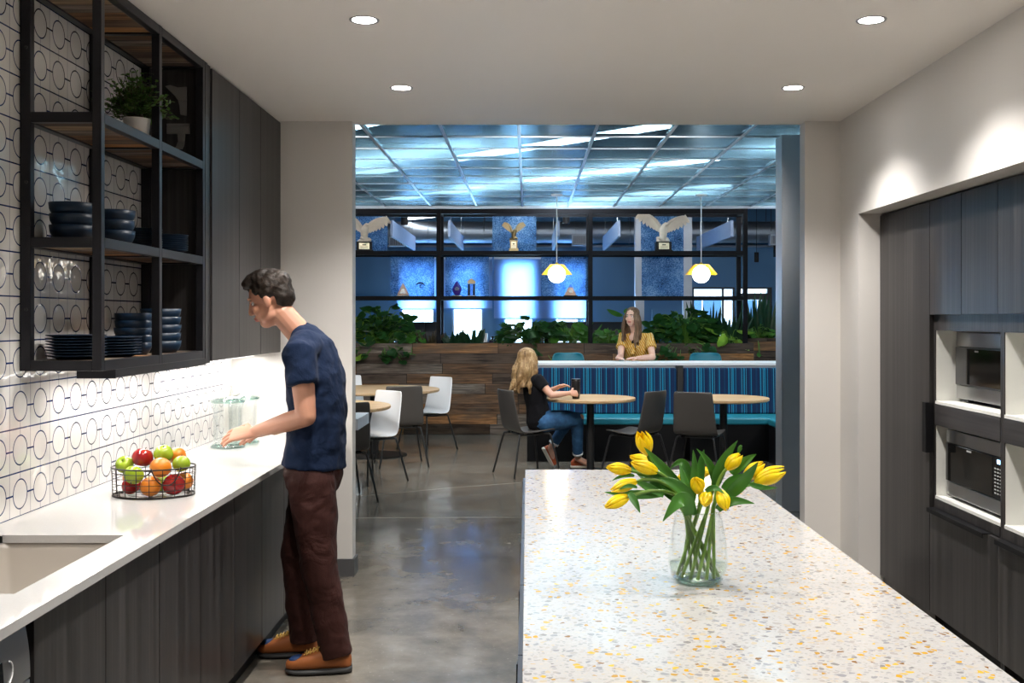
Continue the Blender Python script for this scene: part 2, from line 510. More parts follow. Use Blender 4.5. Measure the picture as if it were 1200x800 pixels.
# white ceramic tile with a printed blue ring, link bars and joints
TILE = 0.1533
def tiles():
    g = G('ring_tile'); co = g.coord(); X = g.xyz(co)
    u0 = g.math('DIVIDE', g.math('SUBTRACT', X[1], 3.655), TILE)
    v0 = g.math('DIVIDE', g.math('SUBTRACT', X[2], 0.864), TILE)
    u = g.math('FRACT', u0); v = g.math('FRACT', v0)
    du = g.math('SUBTRACT', u, 0.5); dv = g.math('SUBTRACT', v, 0.5)
    rr = g.math('SQRT', g.math('ADD', g.math('MULTIPLY', du, du), g.math('MULTIPLY', dv, dv)))
    adu = g.math('ABSOLUTE', du); adv = g.math('ABSOLUTE', dv)
    ring = g.math('LESS_THAN', g.math('ABSOLUTE', g.math('SUBTRACT', rr, 0.335)), 0.016)
    outside = g.math('GREATER_THAN', rr, 0.335)
    lh = g.math('MULTIPLY', g.math('LESS_THAN', adv, 0.020), outside)
    lv = g.math('MULTIPLY', g.math('LESS_THAN', adu, 0.011), outside)
    jh = g.math('GREATER_THAN', adv, 0.483)
    jv = g.math('GREATER_THAN', adu, 0.490)
    strong = g.math('ADD', g.math('ADD', ring, lh), jh, clamp=True)
    thin = g.math('ADD', jv, lv, clamp=True)
    idx = g.vec(g.math('FLOOR', u0), g.math('FLOOR', v0), 0.0)
    rnd = g.white(idx)
    basec = g.ramp(rnd[0], [(0, (0.62, 0.60, 0.57)), (1, (0.72, 0.70, 0.675))])
    c = g.mix(g.math('MULTIPLY', thin, 0.75), basec, (0.055, 0.075, 0.14, 1))
    c = g.mix(strong, c, (0.010, 0.028, 0.11, 1))
    tilt = g.n('ShaderNodeVectorMath', {0: rnd[1], 1: (0.5, 0.5, 0.5)}, operation='SUBTRACT').outputs[0]
    T = g.xyz(tilt)
    h = g.math('ADD', g.math('MULTIPLY', du, T[0]), g.math('MULTIPLY', dv, T[1]))
    dome = g.math('MULTIPLY', g.math('MULTIPLY', rr, rr), g.math('MULTIPLY', g.math('LESS_THAN', rr, 0.335), -2.2))
    wav = g.noise(co, 13, 2)
    h = g.math('ADD', g.math('ADD', g.math('MULTIPLY', h, 0.9), dome), g.math('MULTIPLY', wav, 0.55))
    h = g.math('SUBTRACT', h, g.math('MULTIPLY', g.math('ADD', strong, thin, clamp=True), 0.10))
    g.bsdf(c, 0.09, 0, g.bump(h, 0.35, 0.012)); M['ring_tile'] = g.m
tiles()

# white polished quartz
def quartz():
    g = G('quartz'); co = g.coord()
    c = g.mix(g.noise(co, 120, 2), (0.46, 0.453, 0.443, 1), (0.51, 0.503, 0.493, 1))
    g.bsdf(c, 0.05, 0, **{'Specular IOR Level': 0.8}); M['quartz'] = g.m
quartz()

# terrazzo with amber, grey and taupe chips
def terrazzo():
    g = G('terrazzo'); co = g.coord()
    w = g.n('ShaderNodeVectorMath', {0: co, 1: g.n('ShaderNodeVectorMath', {0: g.n('ShaderNodeTexNoise', {'Vector': co, 'Scale': 40.0}).outputs['Color'], 1: (0.010, 0.010, 0.0)}, operation='MULTIPLY').outputs[0]}, operation='ADD').outputs[0]
    def chips(scale, seed, thr):
        mp = g.mapping(w, (scale, scale, 1), (0, 0, seed), (seed, seed * 2, 0))
        v = g.n('ShaderNodeTexVoronoi', {'Vector': mp, 'Scale': 1.0}, voronoi_dimensions='2D')
        e = g.n('ShaderNodeTexVoronoi', {'Vector': mp, 'Scale': 1.0}, voronoi_dimensions='2D', feature='DISTANCE_TO_EDGE')
        rnd = g.xyz(v.outputs['Color'])
        size = g.math('ADD', 0.05, g.math('MULTIPLY', rnd[1], 0.30))
        ins = g.math('MULTIPLY', g.math('GREATER_THAN', e.outputs['Distance'], size), g.math('LESS_THAN', v.outputs['Distance'], 0.50))
        pick = g.math('LESS_THAN', rnd[0], thr)
        return g.math('MULTIPLY', ins, pick), rnd
    base = g.mix(g.noise(co, 220, 2), (0.37, 0.363, 0.353, 1), (0.42, 0.413, 0.402, 1))
    m1, r1 = chips(95, 0.3, 0.80)
    c = g.mix(g.math('MULTIPLY', m1, 0.8), base, g.ramp(r1[2], [(0, (0.29, 0.285, 0.29)), (0.3, (0.42, 0.41, 0.40)), (0.55, (0.36, 0.33, 0.31)), (0.75, (0.44, 0.40, 0.35)), (0.9, (0.24, 0.24, 0.26))], 'CONSTANT'))
    m2, r2 = chips(58, 1.7, 0.30)
    c = g.mix(m2, c, g.ramp(r2[2], [(0, (0.32, 0.30, 0.29)), (0.3, (0.24, 0.24, 0.26)), (0.55, (0.42, 0.36, 0.27)), (0.8, (0.21, 0.20, 0.20))], 'CONSTANT'))
    m3, r3 = chips(60, 2.9, 0.15)
    c = g.mix(m3, c, g.ramp(r3[2], [(0, (0.46, 0.25, 0.022)), (0.35, (0.36, 0.20, 0.035)), (0.6, (0.52, 0.34, 0.045)), (0.88, (0.20, 0.10, 0.03))], 'CONSTANT'))
    g.bsdf(c, 0.13, 0, **{'Specular IOR Level': 0.5}); M['terrazzo'] = g.m
terrazzo()

# striped booth fabric
def stripes():
    g = G('stripe_fabric'); co = g.coord(); X = g.xyz(co)
    u = X[0]
    n1 = g.math('FRACT', g.math('DIVIDE', u, 0.36))
    navy = (0.0085, 0.020, 0.060); nav2 = (0.006, 0.034, 0.085); teal = (0.010, 0.175, 0.30); pale = (0.045, 0.28, 0.40)
    st = [(0.0, navy), (0.10, nav2), (0.15, navy), (0.24, teal), (0.275, navy), (0.33, pale), (0.345, navy), (0.37, teal), (0.41, nav2),
          (0.47, teal), (0.485, navy), (0.60, nav2), (0.66, pale), (0.675, navy), (0.72, teal), (0.76, navy), (0.80, pale), (0.812, navy), (0.90, nav2), (0.95, teal), (0.975, navy)]
    c = g.ramp(n1, st, 'CONSTANT')
    wv = g.noise(co, 420, 1)
    c = g.mix(0.25, c, g.mix(1.0, c, g.ramp(wv, [(0.3, (0.5,) * 3), (0.7, (1.5,) * 3)]), 'MULTIPLY'))
    g.bsdf(c, 0.8, 0, g.bump(wv, 0.2, 0.002), **{'Specular IOR Level': 0.12}); M['stripe_fabric'] = g.m
stripes()

# lounge ceiling panel: cloudy, blue-green, see-through
def panel():
    g = G('ceiling_panel'); co = g.coord()
    nz = g.noise(g.mapping(co, (0.4, 5, 1)), 1, 3)
    t = g.n('ShaderNodeBsdfTransparent', {'Color': (0.46, 0.60, 0.66, 1)})
    l = g.n('ShaderNodeBsdfTranslucent', {'Color': (0.17, 0.235, 0.265, 1)})
    s = g.n('ShaderNodeBsdfGlossy', {'Color': (0.40, 0.52, 0.60, 1), 'Roughness': 0.22})
    a = g.n('ShaderNodeMixShader', {0: g.ramp(nz, [(0.3, (0.42,) * 3), (0.7, (0.54,) * 3)]), 1: t.outputs[0], 2: l.outputs[0]})
    M['ceiling_panel'] = g.done(g.n('ShaderNodeMixShader', {0: 0.14, 1: a.outputs[0], 2: s.outputs[0]}))
panel()
plain('ceiling_tee', (0.40, 0.45, 0.52), 0.4, 0.3)

# hammered blue resin sheet
def resin():
    g = G('resin_sheet'); co = g.coord()
    sp = g.noise(co, 70, 4, 0.7)
    pt = g.noise(co, 4.5, 4, 0.6)
    f = g.math('ADD', g.math('MULTIPLY', sp, 0.65), g.math('MULTIPLY', pt, 0.35))
    col = g.ramp(f, [(0.36, (0.02, 0.07, 0.16)), (0.5, (0.10, 0.27, 0.50)), (0.62, (0.50, 0.70, 0.88))])
    t = g.n('ShaderNodeBsdfTransparent', {'Color': g.ramp(f, [(0.36, (0.25, 0.42, 0.62)), (0.62, (0.85, 0.93, 1.0))])})
    l = g.n('ShaderNodeBsdfTranslucent', {'Color': col})
    d = g.n('ShaderNodeBsdfPrincipled', {'Base Color': col, 'Roughness': 0.25, 'Normal': g.bump(sp, 0.6, 0.01)})
    a = g.n('ShaderNodeMixShader', {0: 0.38, 1: t.outputs[0], 2: l.outputs[0]})
    M['resin_sheet'] = g.done(g.n('ShaderNodeMixShader', {0: 0.22, 1: a.outputs[0], 2: d.outputs[0]}))
resin()

# roller blind
def blind():
    g = G('blind_cloth'); co = g.coord()
    wv = g.noise(g.mapping(co, (300, 300, 300)), 1, 1)
    t = g.n('ShaderNodeBsdfTransparent', {'Color': (0.55, 0.72, 0.95, 1)})
    l = g.n('ShaderNodeBsdfTranslucent', {'Color': (0.45, 0.58, 0.78, 1)})
    d = g.n('ShaderNodeBsdfDiffuse', {'Color': (0.30, 0.40, 0.55, 1), 'Normal': g.bump(wv, 0.2, 0.002)})
    a = g.n('ShaderNodeMixShader', {0: 0.8, 1: t.outputs[0], 2: l.outputs[0]})
    M['blind_cloth'] = g.done(g.n('ShaderNodeMixShader', {0: 0.35, 1: a.outputs[0], 2: d.outputs[0]}))
blind()

# fruit skins
def skin_fruit(name, cols, rough=0.22, bump=0.0, streak=True):
    g = G(name); co = g.coord()
    a = g.noise(g.mapping(co, (28, 28, 6) if streak else (12, 12, 12)), 1, 4)
    c = g.ramp(a, [(0.3, cols[0]), (0.55, cols[1]), (0.75, cols[2])])
    nm = g.bump(g.noise(co, 330, 2), bump, 0.003) if bump else None
    g.bsdf(c, rough, 0, nm, **{'Coat Weight': 0.15}); M[name] = g.m
skin_fruit('apple_green', [(0.19, 0.29, 0.010), (0.27, 0.38, 0.018), (0.36, 0.44, 0.05)], 0.2)
skin_fruit('apple_red', [(0.16, 0.003, 0.005), (0.27, 0.007, 0.008), (0.38, 0.04, 0.016)], 0.16)
skin_fruit('orange_peel', [(0.56, 0.13, 0.002), (0.64, 0.18, 0.003), (0.70, 0.24, 0.008)], 0.36, 0.35, False)

# cloth and skin
def cloth(name, base, fold=0.25, rough=0.85, scale=7):
    g = G(name); co = g.coord()
    n1 = g.noise(co, scale, 3, 0.5, 0.8); wv = g.noise(co, 320, 1)
    c = g.mix(g.noise(co, 60, 3), tuple(v * 0.85 for v in base), tuple(v * 1.18 for v in base))
    g.bsdf(c, rough, 0, g.bump(g.math('ADD', n1, g.math('MULTIPLY', wv, 0.05)), fold, 0.05), **{'Sheen Weight': 0.02, 'Specular IOR Level': 0.12}); M[name] = g.m
cloth('tshirt_navy', (0.008, 0.017, 0.045), 0.4)
cloth('trousers_maroon', (0.040, 0.0145, 0.012), 0.5, 0.6)
cloth('top_black', (0.006, 0.006, 0.008), 0.25)
def denim():
    g = G('denim'); co = g.coord()
    c = g.ramp(g.noise(co, 14, 4), [(0.3, (0.010, 0.050, 0.13)), (0.6, (0.022, 0.095, 0.22)), (0.8, (0.06, 0.17, 0.32))])
    g.bsdf(c, 0.8, 0, g.bump(g.noise(co, 16, 3), 0.3, 0.02)); M['denim'] = g.m
denim()
def yellow_print():
    g = G('yellow_print'); co = g.coord()
    w = g.n('ShaderNodeTexWave', {'Vector': g.mapping(co, (1, 1, 1), (0, 0.5, 0.3)), 'Scale': 14.0, 'Distortion': 5.0, 'Detail': 2.0}).outputs['Fac']
    c = g.ramp(w, [(0.35, (0.46, 0.22, 0.008)), (0.78, (0.50, 0.26, 0.014)), (0.90, (0.62, 0.50, 0.26))])
    g.bsdf(c, 0.8, 0, g.bump(g.noise(co, 22, 3), 0.3, 0.02)); M['yellow_print'] = g.m
yellow_print()

def hairmat(name, c0, c1, c2, axis=(60, 60, 5)):
    g = G(name); co = g.coord()
    a = g.noise(g.mapping(co, axis), 1, 5, 0.65, 0.3)
    b = g.noise(g.mapping(co, (14, 14, 3)), 1, 3)
    f = g.math('ADD', g.math('MULTIPLY', a, 0.6), g.math('MULTIPLY', b, 0.4))
    c = g.ramp(f, [(0.34, c0), (0.5, c1), (0.66, c2)])
    g.bsdf(c, 0.5, 0, g.bump(a, 0.5, 0.012), **{'Specular IOR Level': 0.3}); M[name] = g.m
hairmat('hair_dark', (0.004, 0.0025, 0.0015), (0.012, 0.007, 0.004), (0.035, 0.021, 0.013), (70, 20, 70))
hairmat('hair_blonde', (0.085, 0.045, 0.018), (0.24, 0.145, 0.062), (0.48, 0.34, 0.18))
hairmat('hair_brown', (0.045, 0.025, 0.014), (0.12, 0.068, 0.038), (0.26, 0.16, 0.095))

def skin(name, base, lips=None, brows=()):
    """Skin; lips and brows are coloured where they sit on the face (object space)."""
    g = G(name); co = g.coord()
    c = g.mix(g.noise(co, 18, 3), tuple(v * 0.93 for v in base), (min(1, base[0] * 1.06), base[1] * 1.02, base[2] * 1.0))
    def mask(cen, rad):
        d = g.n('ShaderNodeVectorMath', {0: co, 1: tuple(cen)}, operation='SUBTRACT').outputs[0]
        d = g.n('ShaderNodeVectorMath', {0: d, 1: tuple(1 / r for r in rad)}, operation='MULTIPLY').outputs[0]
        l = g.n('ShaderNodeVectorMath', {0: d}, operation='LENGTH').outputs['Value']
        return g.math('LESS_THAN', l, 1.0)
    if lips:
        c = g.mix(g.math('MULTIPLY', mask(*lips), 0.8), c, (0.42, 0.10, 0.09, 1))
    for b in brows:
        c = g.mix(g.math('MULTIPLY', mask(*b), 0.85), c, (0.05, 0.03, 0.02, 1))
    g.bsdf(c, 0.5, 0, None, **{'Subsurface Weight': 0.12, 'Subsurface Radius': (0.02, 0.008, 0.004), 'Subsurface Scale': 0.5}); M[name] = g.m
    return g.m
plain('shoe_orange', (0.30, 0.088, 0.018), 0.6, vary=0.15, scale=25)
plain('shoe_tan', (0.40, 0.075, 0.018), 0.5, vary=0.12, scale=25)
plain('shoe_blue', (0.010, 0.035, 0.11), 0.6)
plain('sole_dark', (0.02, 0.02, 0.02), 0.6)
plain('sole_white', (0.72, 0.68, 0.60), 0.6)
plain('lace_yellow', (0.62, 0.38, 0.09), 0.7)
plain('eye_white', (0.75, 0.73, 0.70), 0.2)
plain('iris_dark', (0.03, 0.02, 0.012), 0.15)
plain('grille_black', (0.01, 0.01, 0.01), 0.5)

glow('downlight_glow', (1.0, 0.95, 0.88, 1), 20)
glow('globe_glow', (1.0, 0.95, 0.86, 1), 4)
glow('strip_glow', (1.0, 0.97, 0.93, 1), 3)
glow('linear_glow', (0.90, 0.96, 1.0, 1), 22)
glow('linear_glow_low', (0.90, 0.96, 1.0, 1), 3)
glow('led_blue', (0.25, 0.55, 1.0, 1), 3)
def shade():
    g = G('shade_yellow')
    d = g.n('ShaderNodeBsdfPrincipled', {'Base Color': (0.72, 0.49, 0.03, 1), 'Roughness': 0.4})
    t = g.n('ShaderNodeBsdfTranslucent', {'Color': (0.85, 0.60, 0.06, 1)})
    M['shade_yellow'] = g.done(g.n('ShaderNodeMixShader', {0: 0.4, 1: d.outputs[0], 2: t.outputs[0]}))
shade()
# ---------------------------------------------------------------- the setting
XL, XR = -1.774, 1.887            # kitchen side walls
YP = 6.433                        # kitchen end wall
ZC = 2.743                        # kitchen ceiling
YB = 20.5                         # far wall of the office

def wall_holes(bm, x0, x1, z0, z1, y0, y1, holes):
    xs = sorted({x0, x1, *[h[0] for h in holes], *[h[1] for h in holes]})
    zs = sorted({z0, z1, *[h[2] for h in holes], *[h[3] for h in holes]})
    for a, b in zip(xs, xs[1:]):
        for c, d in zip(zs, zs[1:]):
            mx, mz = (a + b) / 2, (c + d) / 2
            if any(h[0] < mx < h[1] and h[2] < mz < h[3] for h in holes): continue
            box(bm, a, b, y0, y1, c, d)

struct('floor', boxm(-5.2, 6.2, -3.2, 21, -0.12, 0), M['concrete'])
struct('ceiling', boxm(XL - 0.15, 2.9, -3.2, 6.553, ZC, 3.0), M['paint_ceiling'])
bm = new(); box(bm, -5.2, 6.2, 6.43, 6.553, 3.0, 3.9); box(bm, -5.2, XL - 0.15, 6.43, 6.553, 0, 3.0); box(bm, 2.9, 6.2, 6.43, 6.553, 0, 3.0)
struct('wall_front_of_lounge', bm, M['paint_lounge'])
struct('ceiling_deck', boxm(-5.2, 6.2, 6.43, 21, 3.9, 4.05), M['deck_dark'])
struct('wall_left', boxm(XL - 0.15, XL - 0.008, -3.2, YP, 0, ZC), M['paint_wall'])
struct('trim_tile', boxm(XL - 0.008, XL, 0.6, 6.23, 0.864, ZC), M['ring_tile'])
struct('wall_rear', boxm(XL - 0.15, 2.9, -3.2, -3.05, 0, ZC), M['paint_wall'])
struct('wall_pier_left', boxm(XL - 0.15, -1.055, YP, 6.553, 0, ZC), M['paint_wall'], bevel=0.004)
struct('wall_pier_right', boxm(1.673, 2.9, YP, 6.553, 0, ZC), M['paint_wall'], bevel=0.004)
bm = new(); box(bm, XL, -1.055, YP - 0.013, YP, 0, 0.105); box(bm, -1.055, -1.042, YP - 0.013, 6.566, 0, 0.105)
struct('baseboard_left', bm, M['baseboard_grey'])
bm = new(); box(bm, 1.66, XR, YP - 0.013, YP, 0, 0.105); box(bm, 1.66, 1.673, YP - 0.013, 6.566, 0, 0.105)
box(bm, XR - 0.013, XR, 6.08, YP - 0.013, 0, 0.105)
struct('baseboard_right', bm, M['baseboard_grey'])
# right wall with the deep recess for the cabinet bank
bm = new(); box(bm, XR, 2.9, 6.08, YP, 0, ZC); box(bm, XR, 2.9, -3.2, 6.08, 2.150, ZC); box(bm, XR, 2.9, -3.2, 1.5, 0, 2.150); box(bm, 2.65, 2.9, 1.5, 6.08, 0, 2.150)
struct('wall_right', bm, M['paint_wall'])

# lounge and office shell
struct('wall_far_left', boxm(-5.2, -5.05, 6.55, 21, 0, 3.9), M['paint_office'])
struct('wall_far_right', boxm(6.05, 6.2, 6.55, 21, 0, 3.9), M['paint_office'])
def bx(px): return (px - 618) * YB / FPX
def bz(py): return EYE - (py - 373) * YB / FPX
WIN = [(bx(469), bx(509), 0.75, 2.62), (bx(530), bx(566), 0.75, 2.62), (bx(590), bx(625), 0.75, 2.62), (bx(650), bx(687), 0.75, 2.62)]
SIDE = [(bx(811.5), bx(861), 0.35, bz(336.5))]
DOOR = (bx(866), bx(905), 0.0, bz(336.5))
bm = new(); wall_holes(bm, -5.2, 6.2, 0, 3.9, YB, YB + 0.2, WIN + SIDE + [DOOR])
struct('wall_back', bm, M['paint_office'])
struct('trim_1', boxm(-5.05, 6.05, YB - 0.05, YB, bz(289.5), bz(287)), M['column_white'])
def window(n, h, mull=()):
    x0, x1, z0, z1 = h
    f = new(); w = 0.035
    for a, b, c, d in ((x0, x0 + w, z0, z1), (x1 - w, x1, z0, z1), (x0 + w, x1 - w, z0, z0 + w), (x0 + w, x1 - w, z1 - w, z1)): box(f, a, b, YB + 0.03, YB + 0.11, c, d)
    for m in mull: box(f, m - 0.02, m + 0.02, YB + 0.03, YB + 0.11, z0 + w, z1 - w)
    o = struct('window_%d' % n, f, M['powder_black'] if mull else M['column_white'])
    p = struct('window_pane', boxm(x0 + w, x1 - w, YB + 0.066, YB + 0.072, z0 + w, z1 - w), M['glass_pane'], o)
for i, h in enumerate(WIN): window(i + 1, h)
window(5, SIDE[0], (bx(847.5),))
x0, x1, z0, z1 = DOOR
f = new(); w = 0.07
for a, b, c, d in ((x0, x0 + 0.04, 0, z1), (x1 - 0.09, x1, 0, z1), (x0 + 0.04, x1 - 0.09, z1 - 0.03, z1), (x0 + 0.04, x1 - 0.09, bz(351), bz(343.5)), (x0 + 0.04, x1 - 0.09, 0, 0.2), (x0 + 0.04, x0 + 0.11, 0.2, bz(351)), (bx(893), bx(899), 0.2, bz(351))):
    box(f, a, b, YB + 0.03, YB + 0.11, c, d)
dd = struct('door_1', f, M['powder_black'])
struct('door_pane', boxm(x0 + 0.11, x1 - 0.09, YB + 0.066, YB + 0.072, 0.2, z1 - 0.03), M['glass_pane'], dd)
# slim white columns and the grey steel column by the opening
struct('column_1', boxm((744.5 - 618) * 17 / FPX, (755 - 618) * 17 / FPX, 17, 17.15, 0, 3.9), M['column_white'])
struct('column_2', boxm((801 - 618) * 17 / FPX, (811 - 618) * 17 / FPX, 17, 17.15, 0, 3.9), M['column_white'])
bm = new(); box(bm, 2.062, 2.42, 8.6, 8.615, 0, 3.035); box(bm, 2.062, 2.42, 8.80, 8.815, 0, 3.035); box(bm, 2.235, 2.247, 8.615, 8.80, 0, 3.035)
box(bm, 2.052, 2.062, 8.6, 8.815, 0.0, 3.035)
struct('column_3', bm, M['column_grey'], bevel=0.003)
# low dark partition with doors behind column
struct('trim_2', boxm(bx(753), bx(800), 18.9, 19.0, 0, 1.71), M['paint_office'])

# lounge ceiling: tee grid with cloudy see-through panels
ZL = 3.036
bm = new()
gx = [-0.066 + 0.605 * k for k in range(-8, 11)]
gy = [6.9 + 0.607 * k for k in range(0, 12)]
for x in gx: box(bm, x - 0.012, x + 0.012, 6.56, 14.1, ZL - 0.004, ZL + 0.03)
for y in gy: box(bm, gx[0], gx[-1], y - 0.012, y + 0.012, ZL - 0.003, ZL + 0.028)
LG = struct('ceiling_lounge', bm, M['ceiling_tee'])
bm = new()
ys = [6.56] + gy + [14.1]
for a, b in zip(gx, gx[1:]):
    for c, d in zip(ys, ys[1:]):
        if d - c < 0.05: continue
        sag = random.uniform(-0.001, 0.003)
        box(bm, a + 0.0125, b - 0.0125, c + 0.0125, d - 0.0125, ZL + 0.004 + sag, ZL + 0.008 + sag)
struct('ceiling_panel', bm, M['ceiling_panel'], LG)
bm = new(); box(bm, gx[0], gx[-1], 14.1, 14.13, ZL - 0.03, ZL + 0.06); 
struct('ceiling_edge', bm, M['ceiling_tee'], LG)

# what can be seen outside the windows
struct('ground', boxm(-30, 40, 21, 60, -0.2, -0.15), M['ground_grey'])
fb = thing('exterior_building', 'pale building with blue window bands outside the far right window', 'building', (9.0, 46, -0.15))
obj('facade', boxm(-7.5, 7, 0, 6, 0, 9.0), M['facade_white'], fb)
for k, (za, zb) in enumerate(((1.45, 2.5), (3.3, 4.25), (6.0, 7.0))):
    for j in range(4):
        xa = -6.9 + j * 3.4
        wn = obj('window_band', boxm(xa, xa + 3.0, -0.04, 0.0, za, zb), M['facade_glass'], fb)
        fr = new()
        for q in (0.0, 1.0, 2.0, 2.94): box(fr, xa + q, xa + q + 0.06, -0.08, -0.04, za, zb)
        obj('mullion', fr, M['facade_white'], wn)

# ---------------------------------------------------------------- lights of the place and added lounge fill
def spot(name, loc, power, size, blend, color, rad=0.05):
    d = bpy.data.lights.new(name, 'SPOT'); d.energy = power; d.spot_size = math.radians(size); d.spot_blend = blend
    d.color = color; d.shadow_soft_size = rad
    o = bpy.data.objects.new(name, d); COL.objects.link(o); o.location = loc; return o
def area(name, loc, sx, sy, power, color, rot):
    d = bpy.data.lights.new(name, 'AREA'); d.shape = 'RECTANGLE'; d.size = sx; d.size_y = sy; d.energy = power; d.color = color
    o = bpy.data.objects.new(name, d); COL.objects.link(o); o.location = loc; o.rotation_euler = rot; return o

DLAB = {(-0.65, 5.5): 'recessed round ceiling downlight on the left, the farther one near the opening',
        (-0.65, 4.25): 'recessed round ceiling downlight on the left, the nearer one',
        (1.37, 5.5): 'recessed round ceiling downlight on the right, the farther one near the opening',
        (1.37, 4.25): 'recessed round ceiling downlight on the right, the nearer one'}
WARM = (1.0, 0.957, 0.91)
for y, pw in ((5.5, 1.0), (4.25, 1.0), (3.0, 0.9), (1.75, 0.75), (0.5, 0.5), (-0.9, 0.4)):
    for x in (-0.65, 1.37):
        if (x, y) in DLAB:
            t = thing('downlight', DLAB[(x, y)], 'ceiling light', (x, y, ZC), 0, 'recessed downlights of the kitchen')
            bm = new(); lathe(bm, [(0.046, -0.001), (0.058, -0.004), (0.060, 0.0), (0.050, 0.004), (0.046, -0.001)], 32)
            obj('trim_ring', bm, M['column_grey'], t, smooth=True)
            bm = new(); lathe(bm, [(0, -0.002), (0.047, -0.002), (0.047, 0.003), (0, 0.003)], 32)
            obj('lens', bm, M['downlight_glow'], t)
        spot('downlight_beam', (x, y, ZC - 0.03), P_DOWN * pw, 122, 1.0, WARM, 0.045)

LLAB = [('row nearest the kitchen', 8.6), ('second row from the kitchen', 11.55), ('third row from the kitchen', 14.5), ('row over the office', 17.55)]
for nm, c in LLAB:
    for k in range(-2, 3):
        # 45 degree rows, each fixture 2.5 m along x
        xa = {8.6: 0.3, 11.55: -0.85, 14.5: 0.0, 17.55: 0.6}[c] + k * 2.85
        xb = xa + 2.2
        ya, yb = c - xa, c - xb
        if min(ya, yb) < 6.8 or max(ya, yb) > 20.0 or xa < -4.9 or xb > 5.9: continue
        side = {-2: 'far left end', -1: 'left of the middle', 0: 'in the middle', 1: 'right of the middle', 2: 'far right end'}[k]
        t = thing('linear_light', 'white diagonal light tube above ceiling panels, %s, %s' % (nm, side), 'ceiling light', ((xa + xb) / 2, (ya + yb) / 2, 3.42), -PI / 4, 'diagonal light tubes above the ceiling panels')
        L = math.hypot(xb - xa, yb - ya) / 2
        obj('housing', boxm(-L, L, -0.09, 0.09, 0.0, 0.06), M['white_metal'], t, bevel=0.004)
        for q in (-1, 1):
            bm = new(); tube(bm, [(q * L * 0.7, 0, 0.06), (q * L * 0.7, 0, 0.479)], 0.006, 6); obj('mounting_rod', bm, M['white_metal'], t)
        obj('diffuser', boxm(-L + 0.02, L - 0.02, -0.08, 0.08, -0.035, 0.0), M['linear_glow' if (ya + yb) / 2 < 13.6 else 'linear_glow_low'], t, bevel=0.01)

# added fill spots that brighten the lounge, no fixtures: forward ones, then downward ones
def aim(o, target):
    o.rotation_euler = (Vector(target) - o.location).to_track_quat('-Z', 'Y').to_euler()
for x in (-3.4, -1.7, 0.0, 1.2, 4.4):
    aim(spot('lounge_fill_front', (x, 7.3, 2.99), P_LOUNGE, 75, 0.6, (1.0, 0.93, 0.85), 0.10), (x * 0.95, 13.2, 0.5))
for x in (-2.4, -0.6, 1.2, 3.4):  # invented overhead fill, no fitting in the ceiling
    for y in (9.6, 11.4):
        spot('lounge_fill_down', (x, y, 2.99), P_LDOWN, 110, 0.6, (1.0, 0.96, 0.92), 0.12)

# daylight through the office windows
for h in WIN:
    area('window_daylight', ((h[0] + h[1]) / 2, YB + 0.16, (h[2] + h[3]) / 2), h[1] - h[0], h[3] - h[2], P_DAY, (0.42, 0.74, 1.0), (-PI / 2, 0, 0))
for h in SIDE + [DOOR]:
    p = area('window_portal', ((h[0] + h[1]) / 2, YB + 0.02, (h[2] + h[3]) / 2), h[1] - h[0], h[3] - h[2], 1, (1, 1, 1), (-PI / 2, 0, 0))
    p.data.cycles.is_portal = True
w = bpy.data.worlds.new('world'); scene.world = w; w.use_nodes = True
bgn = w.node_tree.nodes['Background']; bgn.inputs[0].default_value = (0.55, 0.78, 1.0, 1); bgn.inputs[1].default_value = P_SKY
# ---------------------------------------------------------------- left run: counter, sink, cabinets
CT = 0.864                          # counter height
XF = -1.169                         # counter front edge
XC = -1.190                         # cabinet door faces
SX0, SX1, SY0, SY1 = -1.672, -1.286, 2.674, 3.398
ct = thing('countertop', 'long white polished quartz countertop along the ring-patterned tile wall', 'countertop', (-1.47, 4.0, CT - 0.025))
bm = new()
T0, T1 = CT - 0.025, CT
YN, YE = 1.2, 6.43
for a, b, c, d in ((XL, SX0, YN, YE), (SX1, XF, YN, YE), (SX0, SX1, YN, SY0), (SX0, SX1, SY1, YE)): box(bm, a, b, c, d, T0, T1)
bmesh.ops.remove_doubles(bm, verts=bm.verts, dist=1e-5)
kill = [f for f in bm.faces if abs(f.normal.z) < 0.1 and ((abs(f.calc_center_median().x - SX0) < 1e-4 or abs(f.calc_center_median().x - SX1) < 1e-4) and not (SY0 < f.calc_center_median().y < SY1))]
bmesh.ops.delete(bm, geom=kill, context='FACES_ONLY')
obj('slab', bm, M['quartz'], ct, True)

